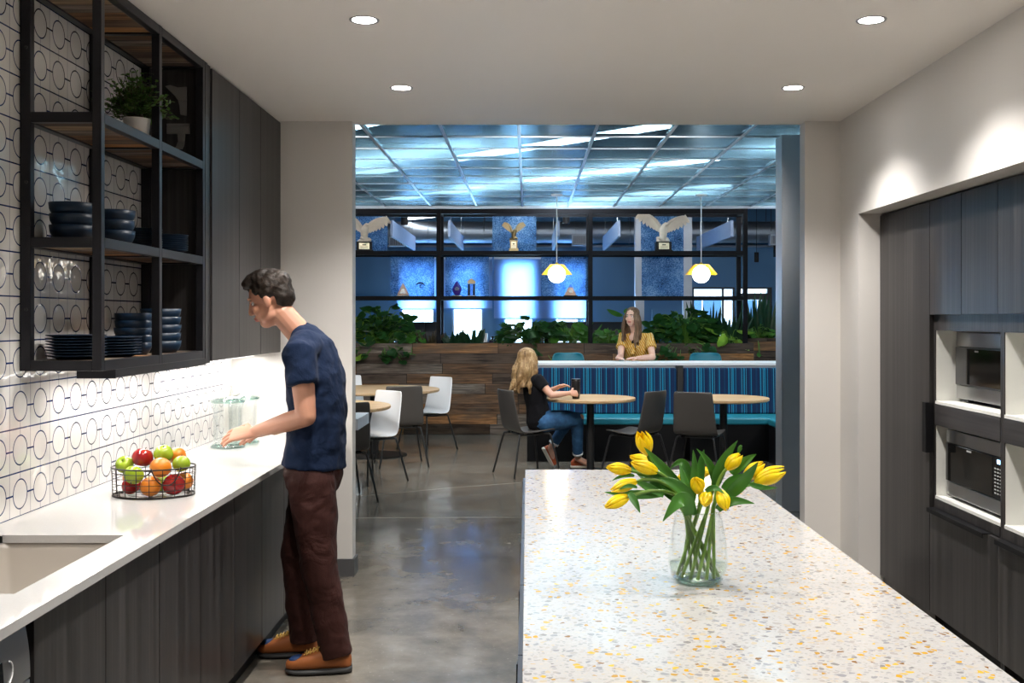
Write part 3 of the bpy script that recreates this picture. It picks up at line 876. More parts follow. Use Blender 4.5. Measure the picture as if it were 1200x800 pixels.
sk = thing('sink', 'beige composite undermount sink in the white quartz countertop', 'sink', ((SX0 + SX1) / 2, (SY0 + SY1) / 2, 0.62))
bm = new()
o_, dz = 0.006, 0.60
def rrect(x0, x1, y0, y1, r, z, n=5):
    p = []
    for cx, cy, a0 in ((x1 - r, y1 - r, 0), (x0 + r, y1 - r, 90), (x0 + r, y0 + r, 180), (x1 - r, y0 + r, 270)):
        for k in range(n + 1):
            a = math.radians(a0 + 90 * k / n); p.append((cx + r * math.cos(a), cy + r * math.sin(a), z))
    return p
rings = [rrect(SX0 - 0.03, SX1 + 0.03, SY0 - 0.03, SY1 + 0.03, 0.03, T0 - 0.002), rrect(SX0 - o_, SX1 + o_, SY0 - o_, SY1 + o_, 0.03, T0 - 0.002),
         rrect(SX0 - o_ + 0.004, SX1 + o_ - 0.004, SY0 - o_ + 0.004, SY1 + o_ - 0.004, 0.03, T0 - 0.02), rrect(SX0 + 0.008, SX1 - 0.008, SY0 + 0.008, SY1 - 0.008, 0.035, 0.65),
         rrect(SX0 + 0.03, SX1 - 0.03, SY0 + 0.03, SY1 - 0.03, 0.03, 0.63), rrect(-1.50, -1.46, 3.02, 3.06, 0.0199, 0.626),
         rrect(-1.50, -1.46, 3.02, 3.06, 0.0199, 0.612), rrect(SX0 - 0.02, SX1 + 0.02, SY0 - 0.02, SY1 + 0.02, 0.03, 0.612), rrect(SX0 - 0.03, SX1 + 0.03, SY0 - 0.03, SY1 + 0.03, 0.03, T0 - 0.01)]
ring_loft(bm, rings, cap=False, closed=True)
obj('basin', bm, M['sink_composite'], sk, True, smooth=True)
bm = new(); lathe(bm, [(0, 0), (0.032, 0.0), (0.036, 0.004), (0.036, 0.0), (0, -0.003)], 24, (-1.48, 3.04, 0.627))
obj('drain', bm, M['stainless'], sk, True, smooth=True)

def base_cabinet(y0, seams, y1, label):
    t = thing('base_cabinet', label, 'cabinet', (XC - 0.29, (y0 + y1) / 2, 0), 0, 'dark base cabinets under the quartz countertop')
    bm = new()
    box(bm, XL + 0.002, XC - 0.022, y0 + 0.001, y1 - 0.001, 0.10, 0.12); box(bm, XL + 0.002, XL + 0.02, y0 + 0.001, y1 - 0.001, 0.12, T0 - 0.003 if y0 > 3.4 else 0.58)
    box(bm, XL + 0.02, XC - 0.022, y0 + 0.001, y0 + 0.019, 0.12, T0 - 0.003); box(bm, XL + 0.02, XC - 0.022, y1 - 0.019, y1 - 0.001, 0.12, T0 - 0.003)
    obj('carcass', bm, M['laminate'], t, True)
    bm = new(); box(bm, XC - 0.075, XC - 0.062, y0, y1, 0, 0.10); box(bm, XC - 0.062, XC - 0.056, y0, y1, 0.0, 0.06)
    obj('toe_kick', bm, M['satin_black'], t, True)
    ss = [y0] + seams + [y1]
    for a, b in zip(ss, ss[1:]):
        obj('door', boxm(XC - 0.02, XC, a + 0.0018, b - 0.0018, 0.105, T0 - 0.010), M['laminate'], t, True, bevel=0.0012)
    return t
base_cabinet(2.571, [3.011], 3.449, 'dark wood base cabinet under the sink, nearest to the dishwasher')
base_cabinet(3.451, [3.884], 4.325, 'dark wood base cabinet under the wire fruit basket')
base_cabinet(4.327, [4.783], 5.215, 'dark wood base cabinet beside the standing man, second along from the sink cabinet')
base_cabinet(5.217, [5.66, 6.10], 6.43, 'dark wood base cabinet at the far end of the counter behind the man')

dw = thing('dishwasher', 'stainless steel dishwasher under the quartz countertop beside the sink', 'dishwasher', (XC - 0.28, 2.26, 0))
obj('tub', boxm(XL + 0.02, XC - 0.05, 1.965, 2.555, 0.10, 0.80), M['satin_black'], dw, True)
bm = new()
def dwx(z):  # bowed control panel
    return XC + 0.004 - 0.013 * max(0, (z - 0.70) / 0.125) ** 2.2
rows = [[(dwx(z), y, z) for y in (1.965, 2.545)] for z in [0.70 + 0.0125 * k for k in range(11)]]
a = [(dwx(0.70 + 0.0125 * k), 0.70 + 0.0125 * k) for k in range(11)] + [(XC - 0.05, 0.825), (XC - 0.05, 0.70)]
A = [bm.verts.new((x, 1.965, z)) for x, z in a]; B = [bm.verts.new((x, 2.545, z)) for x, z in a]
bm.faces.new(A); bm.faces.new(list(reversed(B)))
for i in range(len(A)): bm.faces.new((A[i], B[i], B[(i + 1) % len(A)], A[(i + 1) % len(A)]))
cp = obj('control_panel', bm, M['stainless'], dw, True)
bm = new(); rows = [[(dwx(z) + 0.0015, y, z) for y in (2.25, 2.415)] for z in (0.715, 0.735, 0.755, 0.775)]
grid_surface(bm, rows); o = obj('key_strip', bm, M['black_glass'], cp, True); m_ = o.modifiers.new('solid', 'SOLIDIFY'); m_.thickness = 0.002
bm = new()
for y in (2.29, 2.335, 2.38):
    for z in (0.727, 0.755): box(bm, dwx(z) + 0.001, dwx(z) + 0.0035, y, y + 0.014, z, z + 0.006)
obj('key_marking', bm, M['key_grey'], cp, True)
bm = new()
for k in range(9):
    a0 = math.radians(-75 + 150 * k / 9); a1 = math.radians(-75 + 150 * (k + 1) / 9)
    tube(bm, [(dwx(0.745) + 0.002, 2.435 + 0.022 * math.cos(q), 0.745 + 0.026 * math.sin(q)) for q in (a0, a1)], 0.0022, 6)
obj('start_button', bm, M['white_metal'], cp, True)
obj('door', boxm(XC - 0.03, XC + 0.004, 1.965, 2.545, 0.12, 0.697), M['stainless'], dw, True, bevel=0.004)
obj('toe_plate', boxm(XC - 0.075, XC - 0.06, 1.965, 2.545, 0, 0.115), M['satin_black'], dw, True)

# ---------------------------------------------------------------- open steel shelf on the tile wall
XS = -1.487
TB = 0.032
LV = [1.388, 1.820, 2.257]          # middle heights of the three shelf levels
YS = [3.738, 4.327, 4.905]
sh = thing('wall_shelf', 'open black steel shelf unit with wooden boards on the tiled wall', 'shelf', (-1.63, 4.33, 1.37))
def bar(x0, x1, y0, y1, z0, z1): return boxm(x0, x1, y0, y1, z0, z1)
h = TB / 2
for y in YS:
    obj('post', bar(XS - TB, XS, y - h, y + h, 1.370, ZC - 0.002), M['steel_black'], sh, True, bevel=0.002)
    obj('wall_post', bar(XL + 0.003, XL + 0.003 + TB * 1.15, y - h, y + h, 1.370, ZC - 0.002), M['steel_black'], sh, True, bevel=0.002)
for z in LV + [ZC - 0.022]:
    bm = new()
    for ya, yb in zip(YS, YS[1:]):
        box(bm, XS - TB, XS, ya + h, yb - h, z - 0.018, z + 0.018)
        box(bm, XL + 0.003, XL + 0.003 + TB, ya + h, yb - h, z - 0.018, z + 0.018)
    for y in YS: box(bm, XL + 0.003 + TB * 1.15, XS - TB, y - h, y + h, z - 0.018, z + 0.018)
    obj('rail', bm, M['steel_black'], sh, True, bevel=0.0015)
    for ya, yb in zip(YS, YS[1:]):
        obj('board', boxm(XL + 0.003 + TB, XS - TB, ya + h, yb - h, z - 0.012, z + 0.0175 if z < 2.6 else z + 0.01), M['shelf_planks'], sh, True, label='reclaimed wood shelf board')
bm = new()
for z in (1.60, 2.05, 2.50):
    lathe(bm, [(0, 0.0), (0.006, 0.0), (0.007, 0.003), (0, 0.005)], 12)
bm.free()
bm = new()
for z in (1.585, 2.03, 2.50):
    vs = lathe(bm, [(0, 0.0), (0.006, 0.0), (0.0065, 0.003), (0, 0.005)], 12)
    xform(bm, vs, Matrix.Translation((XL + 0.025, YS[0] - h, z)) @ Matrix.Rotation(PI / 2, 4, 'X'))
obj('bolt', bm, M['powder_black'], sh, True)

# tall wall cabinets at the end of the run
uc = thing('wall_cabinet', 'dark laminate wall cabinet with tall doors reaching the ceiling behind the man', 'cabinet', (-1.63, 5.7, 1.34))
bm = new(); box(bm, XL + 0.002, XS - 0.021, 5.03, 6.428, 1.352, ZC - 0.002); box(bm, XL + 0.002, XS - 0.002, 4.935, 4.965, 1.345, ZC - 0.002); box(bm, XL + 0.002, XS - 0.008, 4.985, 5.03, 1.345, ZC - 0.002)
box(bm, XL + 0.002, XS - 0.02, 4.965, 4.985, 1.36, ZC - 0.002)
obj('carcass', bm, M['laminate'], uc, True)
dY = [5.032, 5.507, 5.948, 6.428]
for a, b in zip(dY, dY[1:]):
    obj('door', boxm(XS - 0.02, XS, a + 0.0018, b - 0.0018, 1.352, ZC - 0.010), M['laminate'], uc, True, bevel=0.0012)
bm = new(); box(bm, XS - 0.14, XS - 0.001, 3.86, 4.93, 1.339, 1.3695)
lr = thing('light_rail', 'thin dark light rail fixed under the open steel shelf', 'light rail', (-1.57, 4.9, 1.34))
obj('body', bm, M['powder_black'], lr, True)
obj('end_cap', boxm(XS - 0.141, XS, 3.852, 3.86, 1.337, 1.3695), M['steel_black'], lr, True)
bm = new(); box(bm, XS - 0.125, XS - 0.095, 3.95, 4.90, 1.333, 1.3388)
obj('light_strip', bm, M['strip_glow'], lr, True)
lr2 = thing('cabinet_light', 'slim light bar under the dark wall cabinet behind the man', 'light bar', (-1.6, 5.7, 1.34))
obj('mounting_channel', boxm(XL + 0.10, XL + 0.15, 5.1, 6.38, 1.338, 1.3515), M['white_metal'], lr2, True)
obj('light_strip', boxm(XL + 0.107, XL + 0.143, 5.12, 6.36, 1.332, 1.3378), M['strip_glow'], lr2, True)
area('under_cabinet_beam', (XS - 0.12, 4.43, 1.33), 0.03, 1.0, P_STRIP, (1.0, 0.95, 0.89), (0, 0, 0))
area('under_cabinet_beam', (XL + 0.125, 5.74, 1.33), 0.03, 1.25, P_STRIP * 1.3, (1.0, 0.96, 0.91), (0, 0, 0))

# decorative letters on the dark end panel
def letter(name, label, polys, loc):
    t = thing(name, label, 'letter', loc)
    bm = new()
    for p in polys: prism(bm, p, 'y', -0.012, 0.0)
    obj('face', bm, M['letter_grey'], t, bevel=0.0012)
    return t
LY = 4.934
letter('wall_letter', 'upper of the two grey letters on the dark cabinet end inside the shelf', [[(0.058, 0.125), (0.098, 0.128), (0.098, 0.062), (0.060, 0.064), (0.045, 0.085), (0.0, 0.130), (0.022, 0.136)], [(0.098, 0.060), (0.098, -0.005), (0.070, 0.0), (0.066, 0.040), (0.060, 0.062)]], (-1.672, LY, 2.495))
letter('wall_letter', 'lower of two grey letters, with flat top bar, on the dark cabinet end', [[(0.0, 0.115), (0.105, 0.115), (0.105, 0.103), (0.0, 0.103)], [(0.0, 0.101), (0.105, 0.101), (0.105, 0.068), (0.083, 0.068), (0.081, 0.032), (0.052, 0.032), (0.050, 0.068), (0.0, 0.068)],
       [(0.081, 0.030), (0.078, 0.012), (0.070, -0.002), (0.030, -0.004), (0.044, 0.010), (0.050, 0.030)]], (-1.665, LY, 2.338))

# ---------------------------------------------------------------- dishes
def bowl_bm(r, hgt):
    bm = new()
    lathe(bm, [(0, 0.004), (r * 0.60, 0.0), (r * 0.72, 0.0), (r * 0.86, hgt * 0.22), (r * 0.965, hgt * 0.55), (r, hgt), (r * 0.965, hgt), (r * 0.92, hgt * 0.6), (r * 0.80, hgt * 0.3), (r * 0.6, hgt * 0.16), (0, hgt * 0.14)], 36)
    return bm
def plate_bm(r):
    bm = new()
    lathe(bm, [(0, 0.002), (r * 0.55, 0.0), (r * 0.60, 0.0), (r * 0.74, 0.006), (r * 0.97, 0.0125), (r, 0.0145), (r * 0.985, 0.0155), (r * 0.76, 0.0105), (r * 0.62, 0.0055), (0, 0.005)], 40)
    return bm
ORD = ['lowest', 'second', 'third', 'fourth', 'fifth', 'sixth', 'seventh', 'eighth', 'ninth']
def stack(kind, n, r, hgt, step, x, y, z, where, group):
    first = None
    for k in range(n):
        pos = 'topmost' if k == n - 1 else ('lowest' if k == 0 else ORD[k] + ' from the bottom')
        lab = 'dark blue %s, %s in the stack %s' % (kind, pos, where)
        if first is None:
            first = obj(kind, bowl_bm(r, hgt) if kind == 'bowl' else plate_bm(r), M['dish_navy'], smooth=True)
            first.location = (x, y, z); tag(first, lab, kind, group)
        else:
            c = first.copy(); COL.objects.link(c); c.location = (x + random.uniform(-0.002, 0.002), y + random.uniform(-0.002, 0.002), z + k * step)
            c.rotation_euler = (0, 0, random.uniform(0, 6)); c['label'] = lab
z2, z1 = LV[1] + 0.018, LV[0] + 0.018
stack('bowl', 3, 0.080, 0.052, 0.0405, -1.650, 3.87, z2, 'nearest the shelf end, middle board', 'bowls on the middle board')
stack('bowl', 3, 0.074, 0.052, 0.0390, -1.585, 4.10, z2, 'beside the plates, middle board', 'bowls on the middle board')
stack('plate', 8, 0.090, 0.015, 0.0098, -1.600, 4.40, z2, 'beside the bowls, middle board', 'plates on the middle board')
stack('plate', 8, 0.080, 0.015, 0.0092, -1.565, 4.66, z2, 'nearest the cabinet, middle board', 'plates on the middle board')
stack('plate', 8, 0.105, 0.015, 0.0105, -1.640, 3.88, z1, 'nearest the shelf end, bottom board', 'plates on the bottom board')
stack('plate', 7, 0.098, 0.015, 0.0105, -1.590, 4.115, z1, 'between plates and bowls, bottom board', 'plates on the bottom board')
stack('bowl', 5, 0.074, 0.050, 0.0300, -1.620, 4.385, z1, 'behind the shelf post, bottom board', 'bowls on the bottom board')
stack('bowl', 5, 0.085, 0.052, 0.0345, -1.590, 4.63, z1, 'nearest the cabinet, bottom board', 'bowls on the bottom board')

# potted herb on the top board
hp = thing('potted_plant', 'bushy small-leaved plant in white pot on the top shelf board', 'plant', (-1.585, 4.33, LV[2] + 0.018))
bm = new(); lathe(bm, [(0, 0), (0.041, 0), (0.044, 0.004), (0.053, 0.084), (0.0535, 0.088), (0.049, 0.088), (0.046, 0.070), (0, 0.070)], 36)
pt = obj('pot', bm, M['pot_white'], hp, smooth=True)
bm = new(); lathe(bm, [(0, 0.076), (0.0455, 0.074), (0.0455, 0.070), (0, 0.070)], 24); obj('soil', bm, M['soil'], pt)
fb_, sb_ = new(), new()
rnd = random.Random(3)
for k in range(190):
    a = rnd.uniform(0, 2 * PI); el = rnd.uniform(0.08, 1.0); L = rnd.uniform(0.11, 0.205)
    d = Vector((math.cos(a) * math.cos(el * 1.45), math.sin(a) * math.cos(el * 1.45), 0.30 + math.sin(el * 1.45)))
    p0 = Vector((rnd.uniform(-0.025, 0.025), rnd.uniform(-0.025, 0.025), 0.075))
    d.normalize(); p3 = p0 + d * L; p3.z -= 0.25 * L * (1 - el)
    p3.x = max(-0.150, min(0.125, p3.x)); 
    cv = bez(p0, p0 + Vector((0, 0, L * 0.4)), p3 - d * L * 0.3, p3, 7)
    tube(sb_, cv, 0.0011, 4)
    for i in range(2, 8):
        for sgn in (-1, 1):
            s = Vector((rnd.uniform(-1, 1), rnd.uniform(-1, 1), rnd.uniform(-0.3, 0.7))).normalized()
            sz = rnd.uniform(0.013, 0.021)
            leaf(fb_, cv[i], cv[i] + s * sz, sz * 0.85, (rnd.uniform(-.5, .5), rnd.uniform(-.5, .5), 1), 0.05, 3, 'blade', 0.15)
obj('foliage', fb_, M['leaf_herb'], hp, smooth=True)
obj('stems', sb_, M['stem_brown'], hp)

# ---------------------------------------------------------------- fruit basket
BX, BY, RX, RY, BH = -1.462, 4.175, 0.160, 0.125, 0.112
wb = thing('fruit_basket', 'oval dark wire basket of mixed fruit on the white countertop', 'basket', (BX, BY, CT))
def oval(z, k=1.0, n=48): return [(RX * k * math.cos(2 * PI * i / n), RY * k * math.sin(2 * PI * i / n), z) for i in range(n)]
bm = new(); tube(bm, oval(BH), 0.0030, 8, closed=True); obj('rim', bm, M['wire_dark'], wb, smooth=True)
bm = new()
for z in (0.006, 0.030, 0.052, 0.074, 0.093): tube(bm, oval(z, 0.985), 0.0013, 5, closed=True)
for i in range(20):
    a = 2 * PI * (i + 0.5) / 20
    c, s = math.cos(a), math.sin(a)
    tube(bm, [(RX * c, RY * s, BH), (RX * 0.985 * c, RY * 0.985 * s, 0.055), (RX * 0.975 * c, RY * 0.975 * s, 0.006), (RX * 0.80 * c, RY * 0.80 * s, 0.0035)], 0.0016, 6)
obj('wire_wall', bm, M['wire_dark'], wb, smooth=True)
bm = new()
for k in (0.3, 0.62, 0.85): tube(bm, oval(0.0045, k), 0.0010, 5, closed=True)
tube(bm, oval(0.003, 0.975), 0.0028, 6, closed=True)
obj('wire_floor', bm, M['wire_dark'], wb, smooth=True)
def drop_handle(a0, a1):
    p = []
    for k in range(13):
        t = k / 12; a = a0 + (a1 - a0) * t
        dz = -0.062 * (1 - abs(2 * t - 1) ** 2.6)
        p.append(((RX + 0.006) * math.cos(a), (RY + 0.006) * math.sin(a), BH + 0.004 + dz))
    b = new(); tube(b, p, 0.0026, 8)
    for q in (p[0], p[-1]): tube(b, [(q[0] + 0.008 * math.cos(i * PI / 4) * 0.0 + q[0] * 0.05 * math.cos(i * PI / 4) * 0.4, q[1] * (1 + 0.05 * math.cos(i * PI / 4)), q[2] - 0.003 + 0.006 * math.sin(i * PI / 4)) for i in range(8)], 0.0016, 6, closed=True)
    obj('handle', b, M['wire_dark'], wb, smooth=True)
drop_handle(math.radians(-78), math.radians(-38)); drop_handle(math.radians(102), math.radians(142))

def apple_bm(r):
    bm = new(); p = []
    for k in range(25):
        t = PI * k / 24
        rr = r * math.sin(t) * (1.0 + 0.07 * math.cos(t))
        z = -r * 0.93 * math.cos(t)
        if t > PI * 0.72: z -= r * 0.30 * ((t - PI * 0.72) / (PI * 0.28)) ** 2.2
        if t < PI * 0.22: z += r * 0.20 * (1 - t / (PI * 0.22)) ** 1.8
        p.append((max(rr, 0), z))
    p[0] = (0, p[0][1]); p[-1] = (0, p[-1][1])
    lathe(bm, p, 32)
    for v in bm.verts:
        a = math.atan2(v.co.y, v.co.x); v.co.x *= 1 + 0.009 * math.cos(5 * a) * max(0, -v.co.z / r); v.co.y *= 1 + 0.009 * math.cos(5 * a) * max(0, -v.co.z / r)
    return bm
def orange_bm(r):
    bm = new(); lathe(bm, [(r * math.sin(PI * k / 22) if 0 < k < 22 else 0, -r * 0.95 * math.cos(PI * k / 22) * (1 if k < 20 else 0.985)) for k in range(23)], 32); return bm
FR = [  # kind, colour, zoom px x, y (8.89x from 120,510), radius m, depth offset, label
    ('apple', 'apple_red', 300, 545, 0.0370, -0.020, 'dark red apple low in the wire basket, at its left end'),
    ('orange', 'orange_peel', 497, 548, 0.0400, -0.066, 'orange low at the front of the wire basket, below the upper orange'),
    ('apple', 'apple_red', 752, 505, 0.0430, -0.045, 'big dark red apple low in the wire basket behind the drop handle'),
    ('orange', 'orange_peel', 862, 478, 0.0370, 0.035, 'orange low at the right end of the wire basket, half hidden by the red apple'),
    ('apple', 'apple_green', 610, 500, 0.0350, 0.055, 'green apple deep in the wire basket, peeping between oranges and red apple'),
    ('orange', 'orange_peel', 225, 440, 0.0340, 0.055, 'orange deep in the wire basket below the leftmost green apple'),
    ('apple', 'apple_green', 205, 300, 0.0345, 0.010, 'green apple at the left end of the pile with its stem hollow facing out'),
    ('apple', 'apple_green', 335, 422, 0.0380, -0.070, 'pale green apple at the front of the pile against the basket rim'),
    ('apple', 'apple_red', 420, 228, 0.0415, 0.015, 'bright red apple on top of the fruit pile between two green apples'),
    ('apple', 'apple_green', 640, 188, 0.0375, 0.030, 'green apple on top of the fruit pile with its stem hollow upward'),
    ('orange', 'orange_peel', 608, 345, 0.0405, -0.055, 'yellow orange resting on the basket rim at the front of the pile'),
    ('apple', 'apple_green', 822, 292, 0.0345, -0.005, 'green apple at the right end of the pile above the rim'),
    ('orange', 'orange_peel', 775, 212, 0.0350, 0.085, 'small reddish orange at the back of the pile behind the green apples'),
]
C_ = []
for k, c, zx, zy, r, dy, lab in FR:
    C_.append([at(120 + zx / 8.89, 510 + zy / 8.89, BY + dy), r])
for it in range(200):                # settle: no fruit inside another or through the wires
    for i in range(len(C_)):
        p, r = C_[i]
        for j in range(len(C_)):
            if i == j: continue
            q, s = C_[j]; d = p - q; L = d.length
            if L < (r + s) * 0.985:
                push = (d / max(L, 1e-5)) * ((r + s) * 0.985 - L) * 0.25
                push.x *= 0.55; push.z *= 0.55; push.y *= 1.3
                C_[i][0] = p + push; C_[j][0] = q - push; p = C_[i][0]
        if p.z < CT + 0.006 + r * 0.95: p.z = CT + 0.006 + r * 0.95
        ex, ey = RX - 0.006 - r, RY - 0.006 - r
        if p.z < CT + BH + 0.02:
            u, v = (p.x - BX) / ex, (p.y - BY) / ey; m_ = math.hypot(u, v)
            if m_ > 1: p.x, p.y = BX + u / m_ * ex, BY + v / m_ * ey
for (k, c, zx, zy, r, dy, lab), (p, _) in zip(FR, C_):
    t = obj(k, apple_bm(r) if k == 'apple' else orange_bm(r), M[c], smooth=True)
    t.location = p; tag(t, lab, 'fruit', 'fruit in the wire basket')
    rot = {205: (0.9, -0.25, 0.2), 640: (0.35, 0.1, 0.0), 420: (-0.15, 0.2, 0), 335: (2.6, 0.2, 0)}.get(zx, (random.uniform(-.5, .5), random.uniform(-.5, .5), 0))
    t.rotation_euler = rot
    bm = new()
    if k == 'apple': tube(bm, [(0, 0, r * 0.55), (0.001, 0, r * 0.80), (0.004, 0.001, r * 0.98)], [0.0012, 0.0014, 0.002], 6); obj('stem', bm, M['apple_stem'], t)
    else:
        lathe(bm, [(0, r * 0.945), (0.004, r * 0.953), (0.0045, r * 0.935), (0, r * 0.92)], 10); obj('stem_button', bm, M['apple_stem'], t)

# ---------------------------------------------------------------- glass jars
def jar(x, y, label, s=1.0):
    t = thing('glass_jar', label, 'jar', (x, y, CT), 0, 'clear glass jars on the countertop')
    bm = new()
    P = [(0, 0.012), (0.070, 0.010), (0.080, 0.016), (0.076, 0.030), (0.074, 0.050), (0.078, 0.20), (0.080, 0.228), (0.088, 0.232), (0.088, 0.236), (0.082, 0.238), (0.080, 0.236),
         (0.0765, 0.225), (0.0745, 0.20), (0.0705, 0.05)]
    lathe(bm, [(0, 0.0), (0.082, 0.0)] + [(0.089, 0.004), (0.088, 0.012), (0.079, 0.030), (0.0745, 0.050), (0.078, 0.20), (0.080, 0.228), (0.087, 0.232), (0.087, 0.238), (0.079, 0.238), (0.0765, 0.225), (0.0745, 0.20), (0.0710, 0.05), (0.066, 0.022), (0, 0.018)], 40)
    obj('body', bm, M['glass_jar'], t, smooth=True)
    bm = new(); lathe(bm, [(0.081, 0.0), (0.0895, 0.003), (0.0890, 0.011), (0.083, 0.014), (0.081, 0.010), (0.081, 0.0)], 40); obj('base_rim', bm, M['glass_rim'], t, smooth=True)
    bm = new(); lathe(bm, [(0, 0.240), (0.088, 0.240), (0.0935, 0.246), (0.0925, 0.256), (0.070, 0.266), (0.030, 0.272), (0.016, 0.276), (0.014, 0.284), (0.022, 0.290), (0.030, 0.302), (0.031, 0.312), (0.026, 0.324), (0.014, 0.331), (0, 0.333)], 40)
    ld = obj('lid', bm, M['glass_jar'], t, smooth=True)
    bm = new(); lathe(bm, [(0.086, 0.2405), (0.0940, 0.246), (0.0930, 0.254), (0.087, 0.2565), (0.0865, 0.250), (0.086, 0.2405)], 40); obj('lid_rim', bm, M['glass_rim'], ld, smooth=True)
    return t
jar(-1.603, 5.71, 'clear glass lidded jar on the countertop in front of the other jar')
jar(-1.578, 5.915, 'clear glass lidded jar at the far end of the countertop behind the other jar')
# ---------------------------------------------------------------- right bank: tall cabinet and appliance columns
XD = 2.009                           # door faces
XK = 2.030                           # carcass face
YC = [6.078, 5.326, 4.557, 3.80, 3.05]
tc = thing('tall_cabinet', 'tall dark laminate cabinet with one full-height door beside the white wall', 'cabinet', (2.3, 5.7, 0))
obj('carcass', boxm(XK, 2.64, YC[1] + 0.001, YC[0], 0.0, 2.142), M['laminate'], tc, True)
dr = obj('door', boxm(XD, XK - 0.001, YC[1] + 0.002, YC[0] - 0.002, 0.095, 2.138), M['laminate'], tc, True, bevel=0.0012)
bm = new(); box(bm, XD - 0.022, XD - 0.001, YC[1] - 0.001, YC[1] + 0.045, 0.885, 1.135); box(bm, XD - 0.022, XD + 0.018, YC[1] - 0.004, YC[1] - 0.001, 0.885, 1.135)
obj('edge_pull', bm, M['satin_black'], dr, True, bevel=0.001)

def appliance_column(y1, y0, label):
    t = thing('appliance_cabinet', label, 'cabinet', (2.3, (y0 + y1) / 2, 0), 0, 'dark appliance cabinets with white-lined niches')
    zs = dict(top=2.142, ub=1.571, n1t=1.495, n1b=1.145, db=1.022, n2t=1.022, n2b=0.676, st=0.617)
    bm = new()
    box(bm, XK, 2.64, y0 + 0.001, y0 + 0.019, 0.0, zs['top']); box(bm, XK, 2.64, y1 - 0.019, y1 - 0.001, 0.0, zs['top'])
    box(bm, XK + 0.001, 2.64, y0 + 0.019, y1 - 0.019, zs['ub'], zs['top'])
    box(bm, XK, XK + 0.02, y0 + 0.019, y1 - 0.019, zs['n1t'], zs['ub'])
    box(bm, XK + 0.001, 2.62, y0 + 0.019, y1 - 0.019, 0.10, zs['st'])
    box(bm, 2.62, 2.64, y0 + 0.019, y1 - 0.019, zs['st'], zs['ub'])
    obj('carcass', bm, M['laminate'], t, True)
    obj('toe_kick', boxm(XK + 0.04, XK + 0.06, y0 + 0.02, y1 - 0.02, 0, 0.10), M['satin_black'], t, True)
    obj('apron', boxm(XK - 0.004, XK + 0.018, y0 + 0.019, y1 - 0.019, zs['st'] + 0.001, zs['n2b'] - 0.018), M['laminate'], t, True)
    obj('drawer', boxm(XK - 0.002, XK + 0.30, y0 + 0.021, y1 - 0.021, zs['db'] + 0.003, zs['n1b'] - 0.018), M['laminate_flat'], t, True, bevel=0.001)
    for nm, a, b in (('niche_lining', zs['n1b'], zs['n1t']), ('niche_lining', zs['n2b'], zs['n2t'])):
        bm = new(); w = 0.003
        box(bm, XK + 0.004, 2.62, y0 + 0.0195, y0 + 0.019 + w, a, b); box(bm, XK + 0.004, 2.62, y1 - 0.019 - w, y1 - 0.0195, a, b)
        box(bm, XK - 0.001, 2.62, y0 + 0.0195, y1 - 0.0195, a - 0.015, a); box(bm, XK + 0.021, 2.62, y0 + 0.0195, y1 - 0.0195, b, b + 0.003); box(bm, 2.60, 2.62, y0 + 0.019 + w, y1 - 0.019 - w, a, b)
        obj(nm, bm, M['lining_white'], t, True, label='white lined open niche')
    ym = (y0 + y1) / 2 - 0.003
    for a, b in ((y0, ym), (ym, y1)):
        obj('door', boxm(XD, XK - 0.001, a + 0.002, b - 0.002, zs['ub'] + 0.002, zs['top'] - 0.004), M['laminate'], t, True, bevel=0.0012)
    d = obj('door', boxm(XD, XK - 0.001, y0 + 0.002, y1 - 0.002, 0.095, zs['st'] - 0.006), M['laminate'], t, True, bevel=0.0012)
    bm = new(); box(bm, XD - 0.024, XD + 0.018, y0 + 0.10, y1 - 0.02, zs['st'] - 0.005, zs['st'] - 0.001); box(bm, XD - 0.024, XD - 0.021, y0 + 0.10, y1 - 0.02, zs['st'] - 0.022, zs['st'] - 0.005)
    obj('edge_pull', bm, M['satin_black'], d, True)
    return t
appliance_column(YC[1], YC[2], 'dark appliance cabinet holding the two ovens, beside the tall cabinet')
appliance_column(YC[2], YC[3], 'dark appliance cabinet with empty white niches at the photo edge')
appliance_column(YC[3], YC[4], 'dark appliance cabinet outside the photo, nearest the camera')

# toaster oven in the upper niche
to = thing('toaster_oven', 'stainless toaster oven with glass door in the upper niche', 'oven', (2.3, 4.935, 1.145))
A0, A1, FX = 4.615, 5.265, 2.118
obj('body', boxm(FX + 0.012, 2.50, A0 + 0.004, A1 - 0.004, 1.165, 1.482), M['appliance_side'], to, True, bevel=0.004)
obj('top_panel', boxm(FX, FX + 0.012, A0, A1, 1.418, 1.484), M['stainless'], to, True, bevel=0.002)
obj('bottom_panel', boxm(FX, FX + 0.012, A0, A1, 1.163, 1.226), M['stainless'], to, True, bevel=0.002)
d = obj('door', boxm(FX - 0.006, FX + 0.012, A0, A1 - 0.0, 1.230, 1.414), M['appliance_side'], to, True, bevel=0.003)
obj('door_glass', boxm(FX - 0.0085, FX - 0.0055, A0 + 0.03, A1 - 0.13, 1.238, 1.408), M['black_glass'], d, True)
bm = new(); box(bm, FX - 0.03, FX - 0.02, A0 + 0.012, A0 + 0.024, 1.25, 1.33); box(bm, FX - 0.02, FX - 0.006, A0 + 0.012, A0 + 0.024, 1.25, 1.262); box(bm, FX - 0.02, FX - 0.006, A0 + 0.012, A0 + 0.024, 1.318, 1.33)
obj('handle', bm, M['stainless'], d, True)
obj('badge', boxm(FX - 0.0095, FX - 0.0085, 4.99, 5.03, 1.394, 1.402), M['key_grey'], d, True)
bm = new()
for a in (A0 + 0.05, A1 - 0.05):
    for x in (FX + 0.05, 2.45): cyl(bm, (x, a), 0.014, 1.1452, 1.166, 12)
obj('foot', bm, M['satin_black'], to, True)
